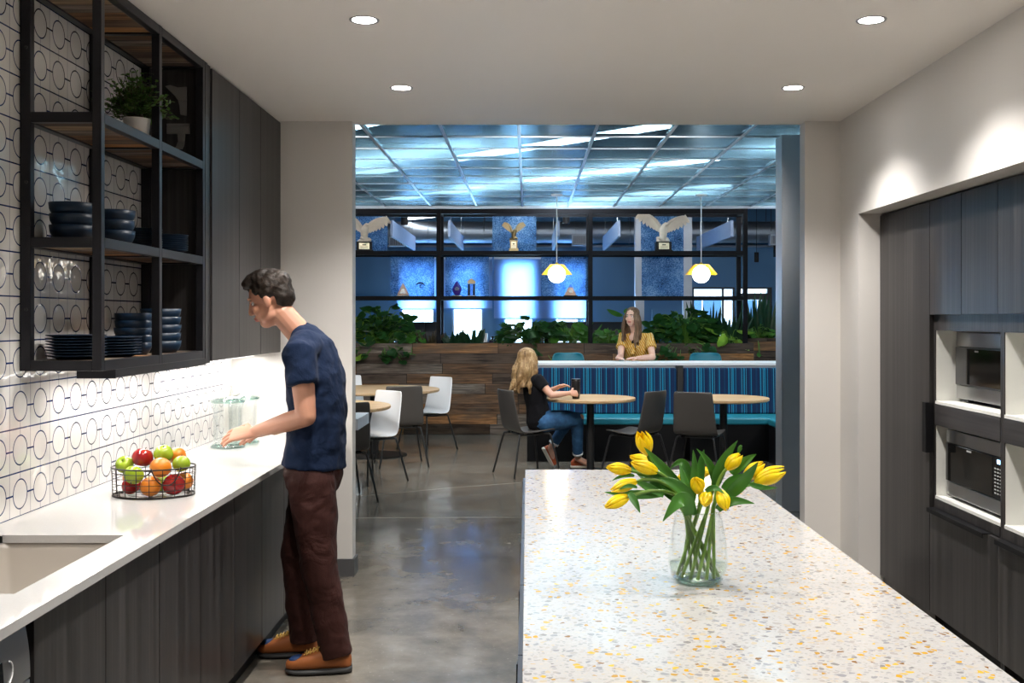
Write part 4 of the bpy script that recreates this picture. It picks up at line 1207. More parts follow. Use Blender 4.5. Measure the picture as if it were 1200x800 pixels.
# microwave in the lower niche
mw = thing('microwave', 'stainless microwave oven with keypad and blue clock in the lower niche', 'microwave', (2.3, 4.935, 0.676))
FX = 2.066; A0, A1 = 4.612, 5.258
obj('body', boxm(FX + 0.014, 2.48, A0 + 0.004, A1 - 0.004, 0.694, 1.008), M['appliance_side'], mw, True, bevel=0.004)
obj('top_panel', boxm(FX, FX + 0.014, A0, A1, 0.948, 1.010), M['stainless'], mw, True, bevel=0.002)
obj('bottom_panel', boxm(FX, FX + 0.014, A0, A1, 0.692, 0.756), M['stainless'], mw, True, bevel=0.002)
d = obj('door', boxm(FX - 0.004, FX + 0.014, A0 + 0.118, A1, 0.760, 0.944), M['black_glass'], mw, True, bevel=0.002)
obj('badge', boxm(FX - 0.0052, FX - 0.0042, 4.955, 5.005, 0.928, 0.936), M['key_grey'], d, True)
cp = obj('control_panel', boxm(FX - 0.004, FX + 0.014, A0, A0 + 0.115, 0.760, 0.944), M['display_black'], mw, True, bevel=0.002)
bm = new()
for (a, b) in ((0.040, 0.052), (0.056, 0.068)):
    box(bm, FX - 0.0052, FX - 0.0042, A0 + a, A0 + b, 0.917, 0.9195); box(bm, FX - 0.0052, FX - 0.0042, A0 + a, A0 + b, 0.925, 0.9275); box(bm, FX - 0.0052, FX - 0.0042, A0 + a, A0 + a + 0.003, 0.917, 0.935); box(bm, FX - 0.0052, FX - 0.0042, A0 + b - 0.003, A0 + b, 0.917, 0.935)
obj('clock_display', bm, M['led_blue'], cp, True)
bm = new()
for r_ in range(8):
    for c_ in range(3): box(bm, FX - 0.0052, FX - 0.0042, A0 + 0.026 + c_ * 0.027, A0 + 0.041 + c_ * 0.027, 0.782 + r_ * 0.0155, 0.788 + r_ * 0.0155)
obj('keypad', bm, M['key_grey'], cp, True)
bm = new()
for a in (A0 + 0.05, A1 - 0.05):
    for x in (FX + 0.05, 2.43): cyl(bm, (x, a), 0.014, 0.6762, 0.695, 12)
obj('foot', bm, M['satin_black'], mw, True)

# ---------------------------------------------------------------- island
IX0, IX1, IY0, IY1 = -0.0095, 0.934, 1.2, 4.872
il = thing('kitchen_island', 'kitchen island with white and amber terrazzo top and dark doors', 'island', (0.46, 3.0, 0))
obj('worktop', boxm(IX0, IX1, IY0, IY1, CT - 0.03, CT), M['terrazzo'], il, True, bevel=0.0015)
plain('island_blue', (0.055, 0.062, 0.078), 0.4)
bm = new(); box(bm, IX0 + 0.012, IX1 - 0.02, IY0 + 0.02, IY1 - 0.03, 0.10, CT - 0.031)
obj('carcass', bm, M['laminate'], il, True)
obj('toe_kick', boxm(IX0 + 0.06, IX1 - 0.07, IY0 + 0.06, IY1 - 0.08, 0, 0.10), M['satin_black'], il, True)
ys = [1.22, 1.75, 2.295, 2.90, 3.52, 4.18, 4.842]
for a, b in zip(ys, ys[1:]):
    d = obj('door', boxm(IX0 - 0.0105, IX0 + 0.0115, a + 0.003, b - 0.003, 0.105, CT - 0.034), M['island_blue'], il, True, bevel=0.001)
    obj('edge_pull', boxm(IX0 - 0.014, IX0 - 0.0105, b - 0.028, b - 0.006, CT - 0.16, CT - 0.045), M['satin_black'], d, True)
# ---------------------------------------------------------------- planter wall and display shelf
PY0, PY1, PZ = 14.28, 14.86, 1.222
pl = thing('wood_planter', 'long planter wall of brown reclaimed boards behind the lounge tables', 'planter', (-1.0, 14.57, 0))
PXa, PXb = -5.0, 3.03
bm = new(); box(bm, PXa, PXb, PY0, PY0 + 0.05, 0, PZ); box(bm, PXa, PXb, PY1 - 0.05, PY1, 0, PZ); box(bm, PXb - 0.05, PXb, PY0 + 0.05, PY1 - 0.05, 0, PZ); box(bm, PXa, PXa + 0.05, PY0 + 0.05, PY1 - 0.05, 0, PZ)
obj('board_cladding', bm, M['reclaimed_planks'], pl, True)
obj('soil', boxm(PXa + 0.05, PXb - 0.05, PY0 + 0.05, PY1 - 0.05, 0.9, 1.17), M['soil'], pl, True)
pb = thing('planter_box', 'smaller reclaimed wood planter box behind the right end of planter wall', 'planter', (3.15, 15.7, 0))
QX0, QX1, QY0, QY1, QZ = 2.62, 3.64, 15.45, 15.95, 1.268
bm = new(); box(bm, QX0, QX1, QY0, QY0 + 0.04, 0, QZ); box(bm, QX0, QX1, QY1 - 0.04, QY1, 0, QZ); box(bm, QX0, QX0 + 0.04, QY0 + 0.04, QY1 - 0.04, 0, QZ); box(bm, QX1 - 0.04, QX1, QY0 + 0.04, QY1 - 0.04, 0, QZ)
obj('board_cladding', bm, M['reclaimed_planks'], pb, True)
obj('soil', boxm(QX0 + 0.04, QX1 - 0.04, QY0 + 0.04, QY1 - 0.04, 0.9, 1.22), M['soil'], pb, True)

FY0, FY1 = 14.33, 14.78
ZR = [1.828, 2.432]
fr = thing('display_shelf', 'tall black steel display shelf frame standing on the planter wall', 'shelf', (-1.0, 14.55, PZ))
PX = [-4.95, -3.23, -1.19, 0.846, 2.925]
for x in PX:
    for y in (FY0, FY1):
        obj('post', boxm(x - 0.03, x + 0.03, y - 0.03, y + 0.03, PZ - 0.04, 3.03), M['frame_black'], fr, True, bevel=0.003)
for z, hh in ((ZR[0], 0.025), (ZR[1], 0.028), (2.995, 0.037)):
    for y in (FY0, FY1):
        bm = new()
        for a, b in zip(PX, PX[1:]): box(bm, a + 0.03, b - 0.03, y - 0.025, y + 0.025, z - hh, z + hh)
        obj('rail', bm, M['frame_black'], fr, True)
    bm = new()
    for x in PX: box(bm, x - 0.025, x + 0.025, FY0 + 0.03, FY1 - 0.03, z - hh, z + hh)
    obj('cross_bar', bm, M['frame_black'], fr, True)
    if z < 2.9:
        bm = new()
        for a, b in zip(PX, PX[1:]): box(bm, a + 0.03, b - 0.03, FY0 + 0.026, FY1 - 0.026, z + 0.002, z + 0.020)
        obj('shelf_board', bm, M['frame_black'], fr, True)
ZT = [ZR[0] + 0.028, ZR[1] + 0.031]
def px2x(px, Y): return (px - 618) * Y / FPX
GY = 14.66
GP = [(1, 396, 454, 'in the top row behind the left white eagle'), (1, 577, 628.5, 'in the top row behind the golden eagle'), (1, 751, 801, 'in the top row behind the right white eagle'),
      (0, 458, 509, 'in the middle row behind the bronze pyramid award'), (0, 522, 573, 'in the middle row behind the purple flame award'),
      (0, 634, 689, 'in the middle row behind the pendant lamp nearest the seated woman'), (0, 752, 801, 'in the middle row left of the right pendant lamp')]
for row, a, b, w in GP:
    z0, z1 = (ZT[1], 2.955) if row else (ZT[0], 2.400)
    t = obj('resin_panel', boxm(px2x(a, GY), px2x(b, GY), GY - 0.006, GY + 0.006, z0, z1), M['resin_sheet'])
    tag(t, 'blue speckled glass panel ' + w, 'glass panel', 'blue glass panels in the display shelf')

# ---------------------------------------------------------------- trophies
def eagle(name, label, x, y, s, mt, plinth, yaw, slim=False):
    """Eagle with raised wings on a plinth. Local x across the wings."""
    t = thing(name, label, 'trophy', (x, y, ZT[1]), yaw, 'eagle trophies on the display shelf')
    pw, ph = (0.105, 0.128) if not slim else (0.05, 0.15)
    bm = new(); box(bm, -pw, pw, -pw * 0.7, pw * 0.7, 0, ph); box(bm, -pw * 1.12, pw * 1.12, -pw * 0.8, pw * 0.8, 0, 0.014); 
    if slim: box(bm, -pw * 1.3, pw * 1.3, -pw, pw, 0.0, 0.04); box(bm, -pw * 1.15, pw * 1.15, -pw * 0.85, pw * 0.85, ph - 0.02, ph)
    p = obj('plinth', bm, plinth, t, bevel=0.003)
    bm = new(); box(bm, -pw * 0.66, pw * 0.66, -pw * 0.7 - 0.004, -pw * 0.7, 0.026, ph - 0.018); obj('plaque', bm, M['plaque_gold'], p)
    bm = new(); box(bm, -pw * 0.25, pw * 0.25, -pw * 0.7 - 0.006, -pw * 0.7 - 0.004, ph * 0.60, ph * 0.70)
    for q in (0.30, 0.40, 0.50): box(bm, -pw * 0.5, pw * 0.5, -pw * 0.7 - 0.005, -pw * 0.7 - 0.004, ph * q, ph * q + 0.003)
    obj('engraving', bm, M['satin_black'], p)
    bm = new()
    z = ph
    k = s
    # rock, tail and breast
    for a in range(9):
        r_ = random.Random(a + int(x * 100))
        blob(bm, (r_.uniform(-.075, .075) * k, r_.uniform(-.03, .03) * k, z + r_.uniform(.012, .05) * k), (r_.uniform(.025, .05) * k, .035 * k, r_.uniform(.018, .032) * k), Euler((0, r_.uniform(-.6, .6), 0)).to_matrix(), 2)
    limb(bm, [(0, 0, z + .03 * k), (0, -.005 * k, z + .09 * k), (0.002 * k, -.012 * k, z + .16 * k), (0.01 * k, -.02 * k, z + .205 * k)], [.032 * k, .050 * k, .054 * k, .034 * k], None, 14)
    limb(bm, [(.012 * k, -.02 * k, z + .20 * k), (.028 * k, -.032 * k, z + .228 * k)], [.03 * k, .027 * k], None, 12)
    limb(bm, [(.04 * k, -.05 * k, z + .228 * k), (.062 * k, -.058 * k, z + .222 * k), (.066 * k, -.06 * k, z + .208 * k)], [.014 * k, .010 * k, .004 * k], None, 8)
    b = obj('body', bm, mt, t); fuse(b, 0.006, 2)
    for sgn in (-1, 1):
        bm = new()
        nf = 11
        sh_ = Vector((sgn * .035 * k, 0.0, z + .17 * k))
        tipp = Vector((sgn * (.19 if slim else .275) * k, .02 * k, z + (.40 if slim else (.385 if sgn < 0 else .34)) * k))
        top = bez(sh_, sh_ + Vector((sgn * .03 * k, 0, .11 * k)), tipp - Vector((sgn * .10 * k, 0, .015 * k)), tipp, nf)
        tube(bm, top, [.022 * k * (1 - .75 * i / nf) + .003 for i in range(nf + 1)], 8)
        for i in range(1, nf + 1):
            u = i / nf
            L = (.095 + .075 * math.sin(u * PI * 0.9)) * k
            dirv = Vector((sgn * (-.35 + .75 * u ** 2), 0.05, -1 + .55 * u ** 2)).normalized()
            for lay, ll in ((0.004, 1.0), (-0.004, 0.6)):
                a = top[i] + Vector((0, lay * k, 0)); e = a + dirv * L * ll
                w = .036 * k
                s_ = dirv.cross(Vector((0, 1, 0))).normalized()
                pts = [a - s_ * w * .8, a + s_ * w * .8, a + dirv * L * ll * .8 + s_ * w * .6, e, a + dirv * L * ll * .8 - s_ * w * .6]
                A = [bm.verts.new(q + Vector((0, .004 * k, 0))) for q in pts]; B = [bm.verts.new(q - Vector((0, .004 * k, 0))) for q in pts]
                bm.faces.new(A); bm.faces.new(list(reversed(B)))
                for j in range(5): bm.faces.new((A[j], B[j], B[(j + 1) % 5], A[(j + 1) % 5]))
        obj('wing', bm, mt, t)
    return t
EY = 14.46
eagle('eagle_trophy', 'white eagle trophy with raised wings at the left end of the shelf', px2x(427, EY), EY, 1.0, M['statue_cream'], M['satin_black'], 0.12)
eagle('eagle_trophy', 'small golden eagle trophy in the middle of the shelf top row', px2x(602, EY), EY, 0.60, M['statue_gold'], M['statue_gold'], 0.0, True)
eagle('eagle_trophy', 'white eagle trophy with raised wings above the woman in yellow', px2x(777, EY), EY, 1.04, M['statue_cream'], M['satin_black'], 0.05)

AZ, AY = ZT[0], 14.47
def award(name, label, px, parts):
    t = thing(name, label, 'award', (px2x(px, AY), AY, AZ), 0, 'awards in the middle row of the display shelf')
    for nm, bm, m_ in parts: obj(nm, bm, m_, t, bevel=0.002)
bm = new(); prism(bm, [(-.075, .01), (.075, .01), (.075, .03), (.034, .115), (-.034, .115), (-.075, .03)], 'y', -.03, .03)
b2 = new(); prism(b2, [(-.034, .116), (.034, .116), (0, .180)], 'y', -.03, .03); b3 = new(); prism(b3, [(-.05, .03), (.05, .03), (.02, .105), (-.02, .105)], 'y', -.034, -.03); b4 = new(); box(b4, -.085, .085, -.04, .04, 0, .01)
award('pyramid_award', 'bronze pyramid award at the left of the middle shelf row', 472.5, [('body', bm, M['bronze_award']), ('tip', b2, M['bronze_award']), ('inset', b3, M['silver_award']), ('foot', b4, M['silver_award'])])
bm = new()
tube(bm, [(.065 * math.cos(a), 0, .125 + .055 * math.sin(a)) for a in [math.radians(q) for q in range(15, 170, 12)]], [.003 + .010 * math.sin(PI * i / 12) for i in range(13)], 8)
tube(bm, [(.015 + .022 * math.cos(a), 0, .135 + .02 * math.sin(a)) for a in [math.radians(q) for q in range(60, 330, 20)]], .006, 8)
b2 = new(); prism(b2, [(-.055, .012), (.055, .012), (.075, .11), (.04, .18), (-.04, .18), (-.075, .11)], 'y', -.008, .008); b4 = new(); box(b4, -.05, .05, -.03, .03, 0, .012)
award('arc_award', 'clear glass award with a dark arched emblem beside the pyramid award', 492.5, [('emblem', bm, M['satin_black']), ('glass_plate', b2, M['glass_pane']), ('foot', b4, M['crystal'])])
bm = new()
lathe(bm, [(0, 0.012), (.028, .014), (.040, .03), (.060, .075), (.066, .098), (.056, .125), (.034, .16), (.012, .195), (0, .208)], 24, sx=1.0, sy=.35)
b4 = new(); box(b4, -.065, .065, -.035, .035, 0, .012)
b5 = new()
for q, w in ((.12, .018), (.105, .028), (.092, .03), (.08, .026)): box(b5, -w, w, -.0245, -.0225, q, q + .004)
award('flame_award', 'purple flame-shaped glass award in the middle shelf row', 535.5, [('body', bm, M['purple_glass']), ('foot', b4, M['silver_award']), ('engraving', b5, M['column_white'])])
bm = new(); prism(bm, [(-.050, .012), (-.022, .012), (-.022, .165), (-.050, .165)], 'y', -.03, .03); b6 = new(); prism(b6, [(.022, .012), (.050, .012), (.050, .165), (.022, .165)], 'y', -.03, .03)
b2 = new(); prism(b2, [(-.055, .167), (.055, .167), (.055, .20), (0, .245), (-.055, .20)], 'y', -.03, .03); b4 = new(); box(b4, -.06, .06, -.035, .035, 0, .012); b3 = new(); box(b3, -.021, .021, -.01, .01, .012, .165)
award('tower_award', 'glass tower award with gold point and two dark legs beside the purple award', 552.5, [('leg', bm, M['satin_black']), ('leg', b6, M['satin_black']), ('point', b2, M['statue_gold']), ('foot', b4, M['silver_award']), ('glass_core', b3, M['crystal'])])
bm = new(); prism(bm, [(-.085, .01), (.085, .01), (.03, .12), (-.03, .12)], 'y', -.03, .03); b2 = new(); prism(b2, [(-.030, .121), (.030, .121), (0, .165)], 'y', -.028, .028)
b3 = new(); lathe(b3, [(0, 0), (.026, 0), (.026, .006), (0, .006)], 20); xform(b3, b3.verts, Matrix.Translation((0, -.031, .065)) @ Matrix.Rotation(PI / 2, 4, 'X')); b4 = new(); box(b4, -.095, .095, -.035, .035, 0, .01)
award('triangle_award', 'dark triangular award with a round emblem below the left pendant lamp', 668.5, [('body', bm, M['bronze_award']), ('tip', b2, M['crystal']), ('emblem', b3, M['silver_award']), ('foot', b4, M['satin_black'])])

# ---------------------------------------------------------------- plants in the planters
SOIL = 1.172
def leafy(name, label, px, Y, z0, n, spread, height, size, mt, shape='heart', droop=0.6, seed=1, aspect=0.78, group='plants in the planter wall', stem='stem_green', yr=None, xc=0.0):
    rnd = random.Random(seed)
    t = thing(name, label, 'plant', (px2x(px, Y), Y, z0), 0, group)
    lf, st = new(), new()
    for k in range(n):
        a = rnd.uniform(0, 2 * PI); u = math.sqrt(rnd.random())
        q = Vector((math.cos(a) * u * spread + xc, math.sin(a) * u * (yr or min(spread, 0.2)), 0))
        hh = height * (0.28 + 0.72 * rnd.random()) * (1 - 0.45 * u * u)
        if rnd.random() < droop * 0.35 and math.sin(a) < 0.1:
            q.y = -0.30 + rnd.uniform(-0.06, 0.02); hh = rnd.uniform(-0.20, 0.10)
        p3 = q + Vector((0, 0, hh))
        p0 = Vector((q.x * 0.30, q.y * 0.15, 0))
        cv = bez(p0, p0 + Vector((0, 0, max(0.05, hh) * 0.8 + 0.05)), p3 + Vector((-q.x * .2, -q.y * .2, 0.06)), p3, 6)
        tube(st, cv, 0.005, 4)
        out = Vector((q.x + rnd.uniform(-.08, .08), q.y - 0.15 + rnd.uniform(-.1, .1), 0))
        if out.length < 1e-3: out = Vector((0, -1, 0))
        out.normalize()
        d = (out + Vector((0, 0, rnd.uniform(-0.9, 0.35)))).normalized()
        L = size * rnd.uniform(0.7, 1.25)
        upv = (out * 0.5 + Vector((rnd.uniform(-.4, .4), -0.6, 0.7))).normalized()
        if shape == 'split':
            for s in range(-2, 3):
                dd = (d + upv.cross(d) * 0.34 * s).normalized()
                leaf(lf, p3 + dd * L * 0.02, p3 + dd * L * (1 - 0.12 * abs(s)), L * 0.20, upv, -0.06, 4, 'blade', 0.15)
            leaf(lf, p3, p3 + d * L * 0.62, L * 0.40, upv, -0.05, 4, 'heart', 0.12)
        else:
            leaf(lf, p3, p3 + d * L, L * aspect, upv, -0.10, 6, shape, 0.22)
    obj('foliage', lf, mt, t, smooth=True); obj('stems', st, M[stem], t)
    return t
def spiky(name, label, px, Y, z0, n, r, height, width, mt, lean=0.18, seed=1, group='plants in the planter wall', shape='strap'):
    rnd = random.Random(seed)
    t = thing(name, label, 'plant', (px2x(px, Y), Y, z0), 0, group)
    lf = new()
    for k in range(n):
        a = rnd.uniform(0, 2 * PI); u = math.sqrt(rnd.random()) * r
        b = Vector((math.cos(a) * u, math.sin(a) * u * 0.6, 0)); hh = height * rnd.uniform(0.55, 1.0)
        d = Vector((math.cos(a) * lean * rnd.uniform(.3, 1.3), math.sin(a) * lean * .5, 1)).normalized()
        ya = rnd.uniform(0, PI)
        leaf(lf, b, b + d * hh, width * rnd.uniform(.8, 1.2), (math.cos(ya) * .6, -1, 0.1), 0.03 * rnd.uniform(-1, 1), 7, shape, 0.3)
    b = obj('leaves', lf, mt, t, smooth=True)
    bm = new(); cyl(bm, (0, 0), 0.03, -0.01, 0.03, 10); obj('root_ball', bm, M['soil'], t)
    return t
leafy('pothos', 'bright yellow-green pothos at the left end of the planter wall beside the pier', 412, 14.5, SOIL, 34, 0.18, 0.42, 0.16, M['leaf_pale'], 'heart', 0.9, 3)
leafy('philodendron', 'large dark green philodendron trailing over the planter wall on the left', 448, 14.5, SOIL, 150, 0.40, 0.60, 0.145, M['leaf_dark'], 'heart', 0.5, 5)
leafy('ivy', 'small mid green ivy right of the large philodendron', 481, 14.5, SOIL, 30, 0.18, 0.22, 0.12, M['leaf_mid'], 'heart', 0.3, 6)
spiky('bromeliad', 'low brown and green spiky bromeliad below the left display post', 502, 14.48, SOIL, 34, 0.10, 0.26, 0.022, M['stem_brown'], 0.9, 8)
spiky('aloe', 'small dark spiky aloe left of the white binders', 530, 14.52, SOIL, 26, 0.09, 0.24, 0.04, M['leaf_spear'], 0.7, 9)
spiky('fern', 'low feathery fern in front of the white binders', 553, 14.5, SOIL, 38, 0.14, 0.28, 0.05, M['leaf_spear'], 0.8, 10)
leafy('split_philodendron', 'dark split-leaf philodendron spilling over the planter above the seated woman', 624, 14.5, SOIL, 80, 0.40, 0.42, 0.21, M['leaf_dark'], 'split', 0.55, 11)
leafy('pothos', 'tall pothos with pale round leaves left of the middle display post', 665, 14.5, SOIL, 24, 0.22, 0.42, 0.16, M['leaf_mid'], 'heart', 0.15, 12)
spiky('spider_plant', 'arching spider plant beside the middle display post', 683, 14.5, SOIL, 12, 0.10, 0.42, 0.035, M['leaf_mid'], 0.7, 13)
leafy('pothos', 'trailing pothos left of the woman in yellow', 714, 14.5, SOIL, 48, 0.26, 0.24, 0.12, M['leaf_mid'], 'heart', 0.7, 14)
leafy('peace_lily', 'tall single-stem leafy plant just behind the woman in yellow', 733, 14.62, SOIL, 9, 0.09, 0.60, 0.26, M['leaf_mid'], 'blade', 0.0, 15, 0.42)
leafy('philodendron', 'big bushy dark philodendron at the right end of the planter wall', 800, 14.5, SOIL, 210, 0.46, 0.52, 0.135, M['leaf_dark'], 'heart', 0.75, 16)
spiky('snake_plant', 'dark snake plant standing behind the bushy philodendron', 828, 14.72, SOIL, 20, 0.16, 0.66, 0.055, M['leaf_spear'], 0.22, 17)
spiky('yucca', 'dark spiky yucca left of the right display posts', 853, 14.74, SOIL, 30, 0.16, 0.52, 0.045, M['leaf_spear'], 0.6, 18)
leafy('dieffenbachia', 'pale green broad-leaved dieffenbachia at the right display posts', 855, 14.46, SOIL, 11, 0.20, 0.32, 0.33, M['leaf_pale'], 'blade', 0.0, 19, 0.36)
spiky('snake_plant', 'tall dark snake plant in the smaller planter box, left of two', 882, 15.7, 1.222, 24, 0.14, 0.80, 0.06, M['leaf_spear'], 0.20, 20, 'plants in the smaller planter box')
spiky('snake_plant', 'tall dark snake plant in the smaller planter box, right of two', 895, 15.7, 1.222, 22, 0.12, 0.66, 0.055, M['leaf_spear'], 0.22, 21, 'plants in the smaller planter box')
leafy('pothos', 'light green pothos at the foot of the snake plants', 889, 15.58, 1.222, 30, 0.26, 0.24, 0.13, M['leaf_mid'], 'blade', 0.1, 22, 0.5, 'plants in the smaller planter box', yr=0.04)

# ---------------------------------------------------------------- desk things behind the planter
def desk(x0, x1, y0, y1, label):
    t = thing('office_desk', label, 'desk', ((x0 + x1) / 2, (y0 + y1) / 2, 0), 0, 'white standing desks behind the planter wall')
    obj('desk_top', boxm(x0, x1, y0, y1, 1.07, 1.10), M['paper_white'], t, True, bevel=0.004)
    for x in (x0 + 0.15, x1 - 0.15):
        bm = new(); box(bm, x - 0.04, x + 0.04, (y0 + y1) / 2 - 0.04, (y0 + y1) / 2 + 0.04, 0.03, 1.07); box(bm, x - 0.04, x + 0.04, y0 + 0.05, y1 - 0.05, 0, 0.03)
        obj('leg', bm, M['white_metal'], t, True)
desk(-3.0, -1.40, 16.6, 17.4, 'white standing desk with dark monitors behind the left part of planter')
desk(-1.25, 0.25, 15.6, 16.3, 'white standing desk with binders and bottle behind the planter')
desk(0.35, 1.75, 16.6, 17.4, 'white standing desk with dark monitors behind the pothos')
def monitor(px, Y, w, label, zb=1.10):
    x = px2x(px, Y)
    t = thing('monitor', label, 'monitor', (x, Y, zb), 0, 'dark monitors on the standing desks')
    bm = new(); box(bm, -w / 2, w / 2, -0.02, 0.02, 0.09, 0.40); obj('screen_back', bm, M['monitor_black'], t, bevel=0.006)
    bm = new(); box(bm, -0.02, 0.02, 0.02, 0.05, 0.012, 0.25); box(bm, -0.12, 0.12, -0.06, 0.12, 0, 0.012); obj('stand', bm, M['silver_award'], t)
monitor(461, 17.0, 0.52, 'dark monitor seen from behind, leftmost of three on the left desk')
monitor(483, 16.95, 0.40, 'dark monitor seen from behind, in the middle of the left desk')
monitor(500, 17.0, 0.36, 'dark monitor seen from behind, nearest the left display post')
monitor(640, 17.0, 0.46, 'dark monitor behind the split-leaf philodendron')
monitor(673, 17.0, 0.50, 'dark monitor behind the pothos, left of the middle display post')
monitor(710, 17.0, 0.52, 'dark monitor left of the woman in yellow')
DY = 15.75
def small(name, label, cat, px, parts, Y=DY, zb=1.10):
    t = thing(name, label, cat, (px2x(px, Y), Y, zb))
    for nm, bm, m_ in parts: obj(nm, bm, m_, t, bevel=0.002)
b = new(); box(b, -.12, .12, -.1, .1, 0, .16); b2 = new(); box(b2, -.10, .13, -.1, .1, .161, .195); small('storage_box', 'white box with a dark blue folder on top beside the left display post', 'box', 530, [('body', b, M['paper_white']), ('folder', b2, M['binder_blue'])])
b = new(); box(b, -.02, .02, -.1, .1, 0, .22); b2 = new(); box(b2, -.02, .02, -.102, -.1, .05, .12); small('binder', 'thin white binder standing left of the pale file box', 'binder', 541, [('cover', b, M['paper_white']), ('spine_label', b2, M['binder_blue'])])
b = new(); box(b, -.065, .065, -.1, .1, 0, .235); b2 = new(); box(b2, -.012, .012, -.102, -.1, .03, .16); small('file_box', 'tall pale file box with a tan strip on the desk', 'file box', 566, [('body', b, M['paper_white']), ('strip', b2, M['oak'])])
b = new(); lathe(b, [(0, 0), (.052, 0), (.055, .01), (.055, .115), (.042, .14), (.018, .15), (.018, .17), (0, .172)], 20); b2 = new(); lathe(b2, [(0, .172), (.022, .172), (.022, .19), (0, .19)], 14)
small('bottle', 'dark round bottle with a cap beside the picture frame', 'bottle', 577, [('body', b, M['bottle_dark']), ('cap', b2, M['satin_black'])])
b = new(); box(b, -.085, .085, -.01, .01, 0, .15); b2 = new(); box(b2, -.07, .07, -.0125, -.01, .015, .135); small('picture_frame', 'small dark blue picture frame on the desk behind the planter', 'picture frame', 587, [('frame', b, M['binder_blue']), ('picture', b2, M['paper_white'])])
leafy('potted_succulent', 'tiny succulent with yellow-green leaves in front of the picture frame', 588, 14.5, SOIL, 16, 0.05, 0.16, 0.07, M['leaf_pale'], 'blade', 0.0, 31, 0.4)
b = new(); lathe(b, [(0, 0), (.024, 0), (.026, .006), (.024, .05), (.012, .065), (0, .066)], 16); b2 = new(); lathe(b2, [(0, .066), (.016, .066), (.013, .10), (.007, .115), (0, .116)], 12); 
small('squeeze_bottle', 'small orange squeeze bottle with a yellow cap among the planter leaves', 'bottle', 640.5, [('body', b, M['orange_plastic']), ('cap', b2, M['yellow_plastic'])], 14.62, 1.30)
b = new(); box(b, -.035, .035, -.03, .03, 0, 0.128); sb2 = thing('small_stand', 'little dark stand under the orange squeeze bottle in the planter', 'stand', (px2x(640.5, 14.62), 14.62, SOIL)); obj('body', b, M['powder_black'], sb2)
b = new(); tube(b, [(-.07, 0, .09), (.03, 0, .095), (.06, 0, .10)], .012, 8); tube(b, [(.045, 0, .10), (.045, 0, .0)], .008, 8); small('watering_nozzle', 'yellow hose nozzle sticking up right of the woman in yellow', 'nozzle', 767, [('body', b, M['yellow_plastic'])], 14.5, SOIL)

# roller blinds
def blindr(x0, x1, zb, y, label):
    t = thing('roller_blind', label, 'blind', ((x0 + x1) / 2, y, 2.70), 0, 'roller blinds on the office windows')
    obj('cloth', boxm(x0, x1, y - 0.002, y, zb + 0.02, 2.70), M['blind_cloth'], t, True)
    obj('bottom_bar', boxm(x0, x1, y - 0.008, y + 0.006, zb, zb + 0.022), M['binder_blue'], t, True)
    bm = new(); vs = cyl(bm, (0, 0), 0.03, 0, x1 - x0, 14); xform(bm, vs, Matrix.Translation((x0, y, 2.72)) @ Matrix.Rotation(PI / 2, 4, 'Y')); obj('roller', bm, M['white_metal'], t, True)
blindr(bx(466), bx(511), bz(363), YB - 0.06, 'blue roller blind on the window behind the bronze pyramid award')
blindr(bx(514), bx(577), bz(362.5), YB - 0.06, 'blue roller blind on the window behind the purple award')
blindr(bx(579), bx(689), bz(374), YB - 0.06, 'wide blue roller blind over two windows behind the left pendant lamp')

# office ceiling: duct, baffles, registers, hanging cylinders
du = thing('duct', 'long silver ventilation duct with seams below the office ceiling', 'duct', (0.5, 19.9, 3.16))
bm = new(); tube(bm, [(-5.5, 0, 0), (5.5, 0, 0)], 0.20, 32); obj('pipe', bm, M['duct_metal'], du, smooth=False)
bm = new()
for k in range(32): tube(bm, [(-5.4 + 0.34 * k, 0.206 * math.cos(a), 0.206 * math.sin(a)) for a in [2 * PI * i / 24 for i in range(24)]], 0.008, 5, closed=True)
obj('seam_ring', bm, M['duct_metal'], du)
bm = new()
for x in (-4, -1.3, 1.4, 4): tube(bm, [(x, -0.21, 0.0), (x, -0.21, 0.735)], 0.006, 5); tube(bm, [(x, 0.21, 0.0), (x, 0.21, 0.735)], 0.006, 5)
obj('hanger', bm, M['steel_black'], du)
d2 = thing('pipe_run', 'thin dark pipe running along the office ceiling above the duct', 'pipe', (0.5, 18.6, 3.62))
bm = new(); tube(bm, [(-5.5, 0, 0), (5.5, 0, 0)], 0.035, 12); obj('pipe', bm, M['silver_award'], d2, smooth=True)
bm = new()
for x in (-4.5, -1.5, 1.5, 4.5): tube(bm, [(x, 0, 0.03), (x, 0, 0.275)], 0.006, 5)
obj('hanger', bm, M['steel_black'], d2)
for i, (x, lab) in enumerate(((-2.07, 'leftmost, beside the left white eagle'), (-1.19, 'second from the left, right of the left display post'), (0.47, 'third, just right of the pendant cord'), (1.40, 'fourth, right of the middle display post'), (3.12, 'rightmost, right of the right white eagle'))):
    t = thing('acoustic_baffle', 'pale blue hanging acoustic baffle board, ' + lab, 'baffle', (x, 17.9, 2.8), 0, 'acoustic baffles hanging in the office')
    obj('board', boxm(-0.02, 0.02, -1.65, 1.65, 0, 0.25), M['baffle_felt'], t, bevel=0.004)
    for y in (-1.3, 1.3):
        bm = new(); tube(bm, [(0, y, 0.25), (0, y, 1.1)], 0.003, 5)
        obj('hanging_wire', bm, M['silver_award'], t)
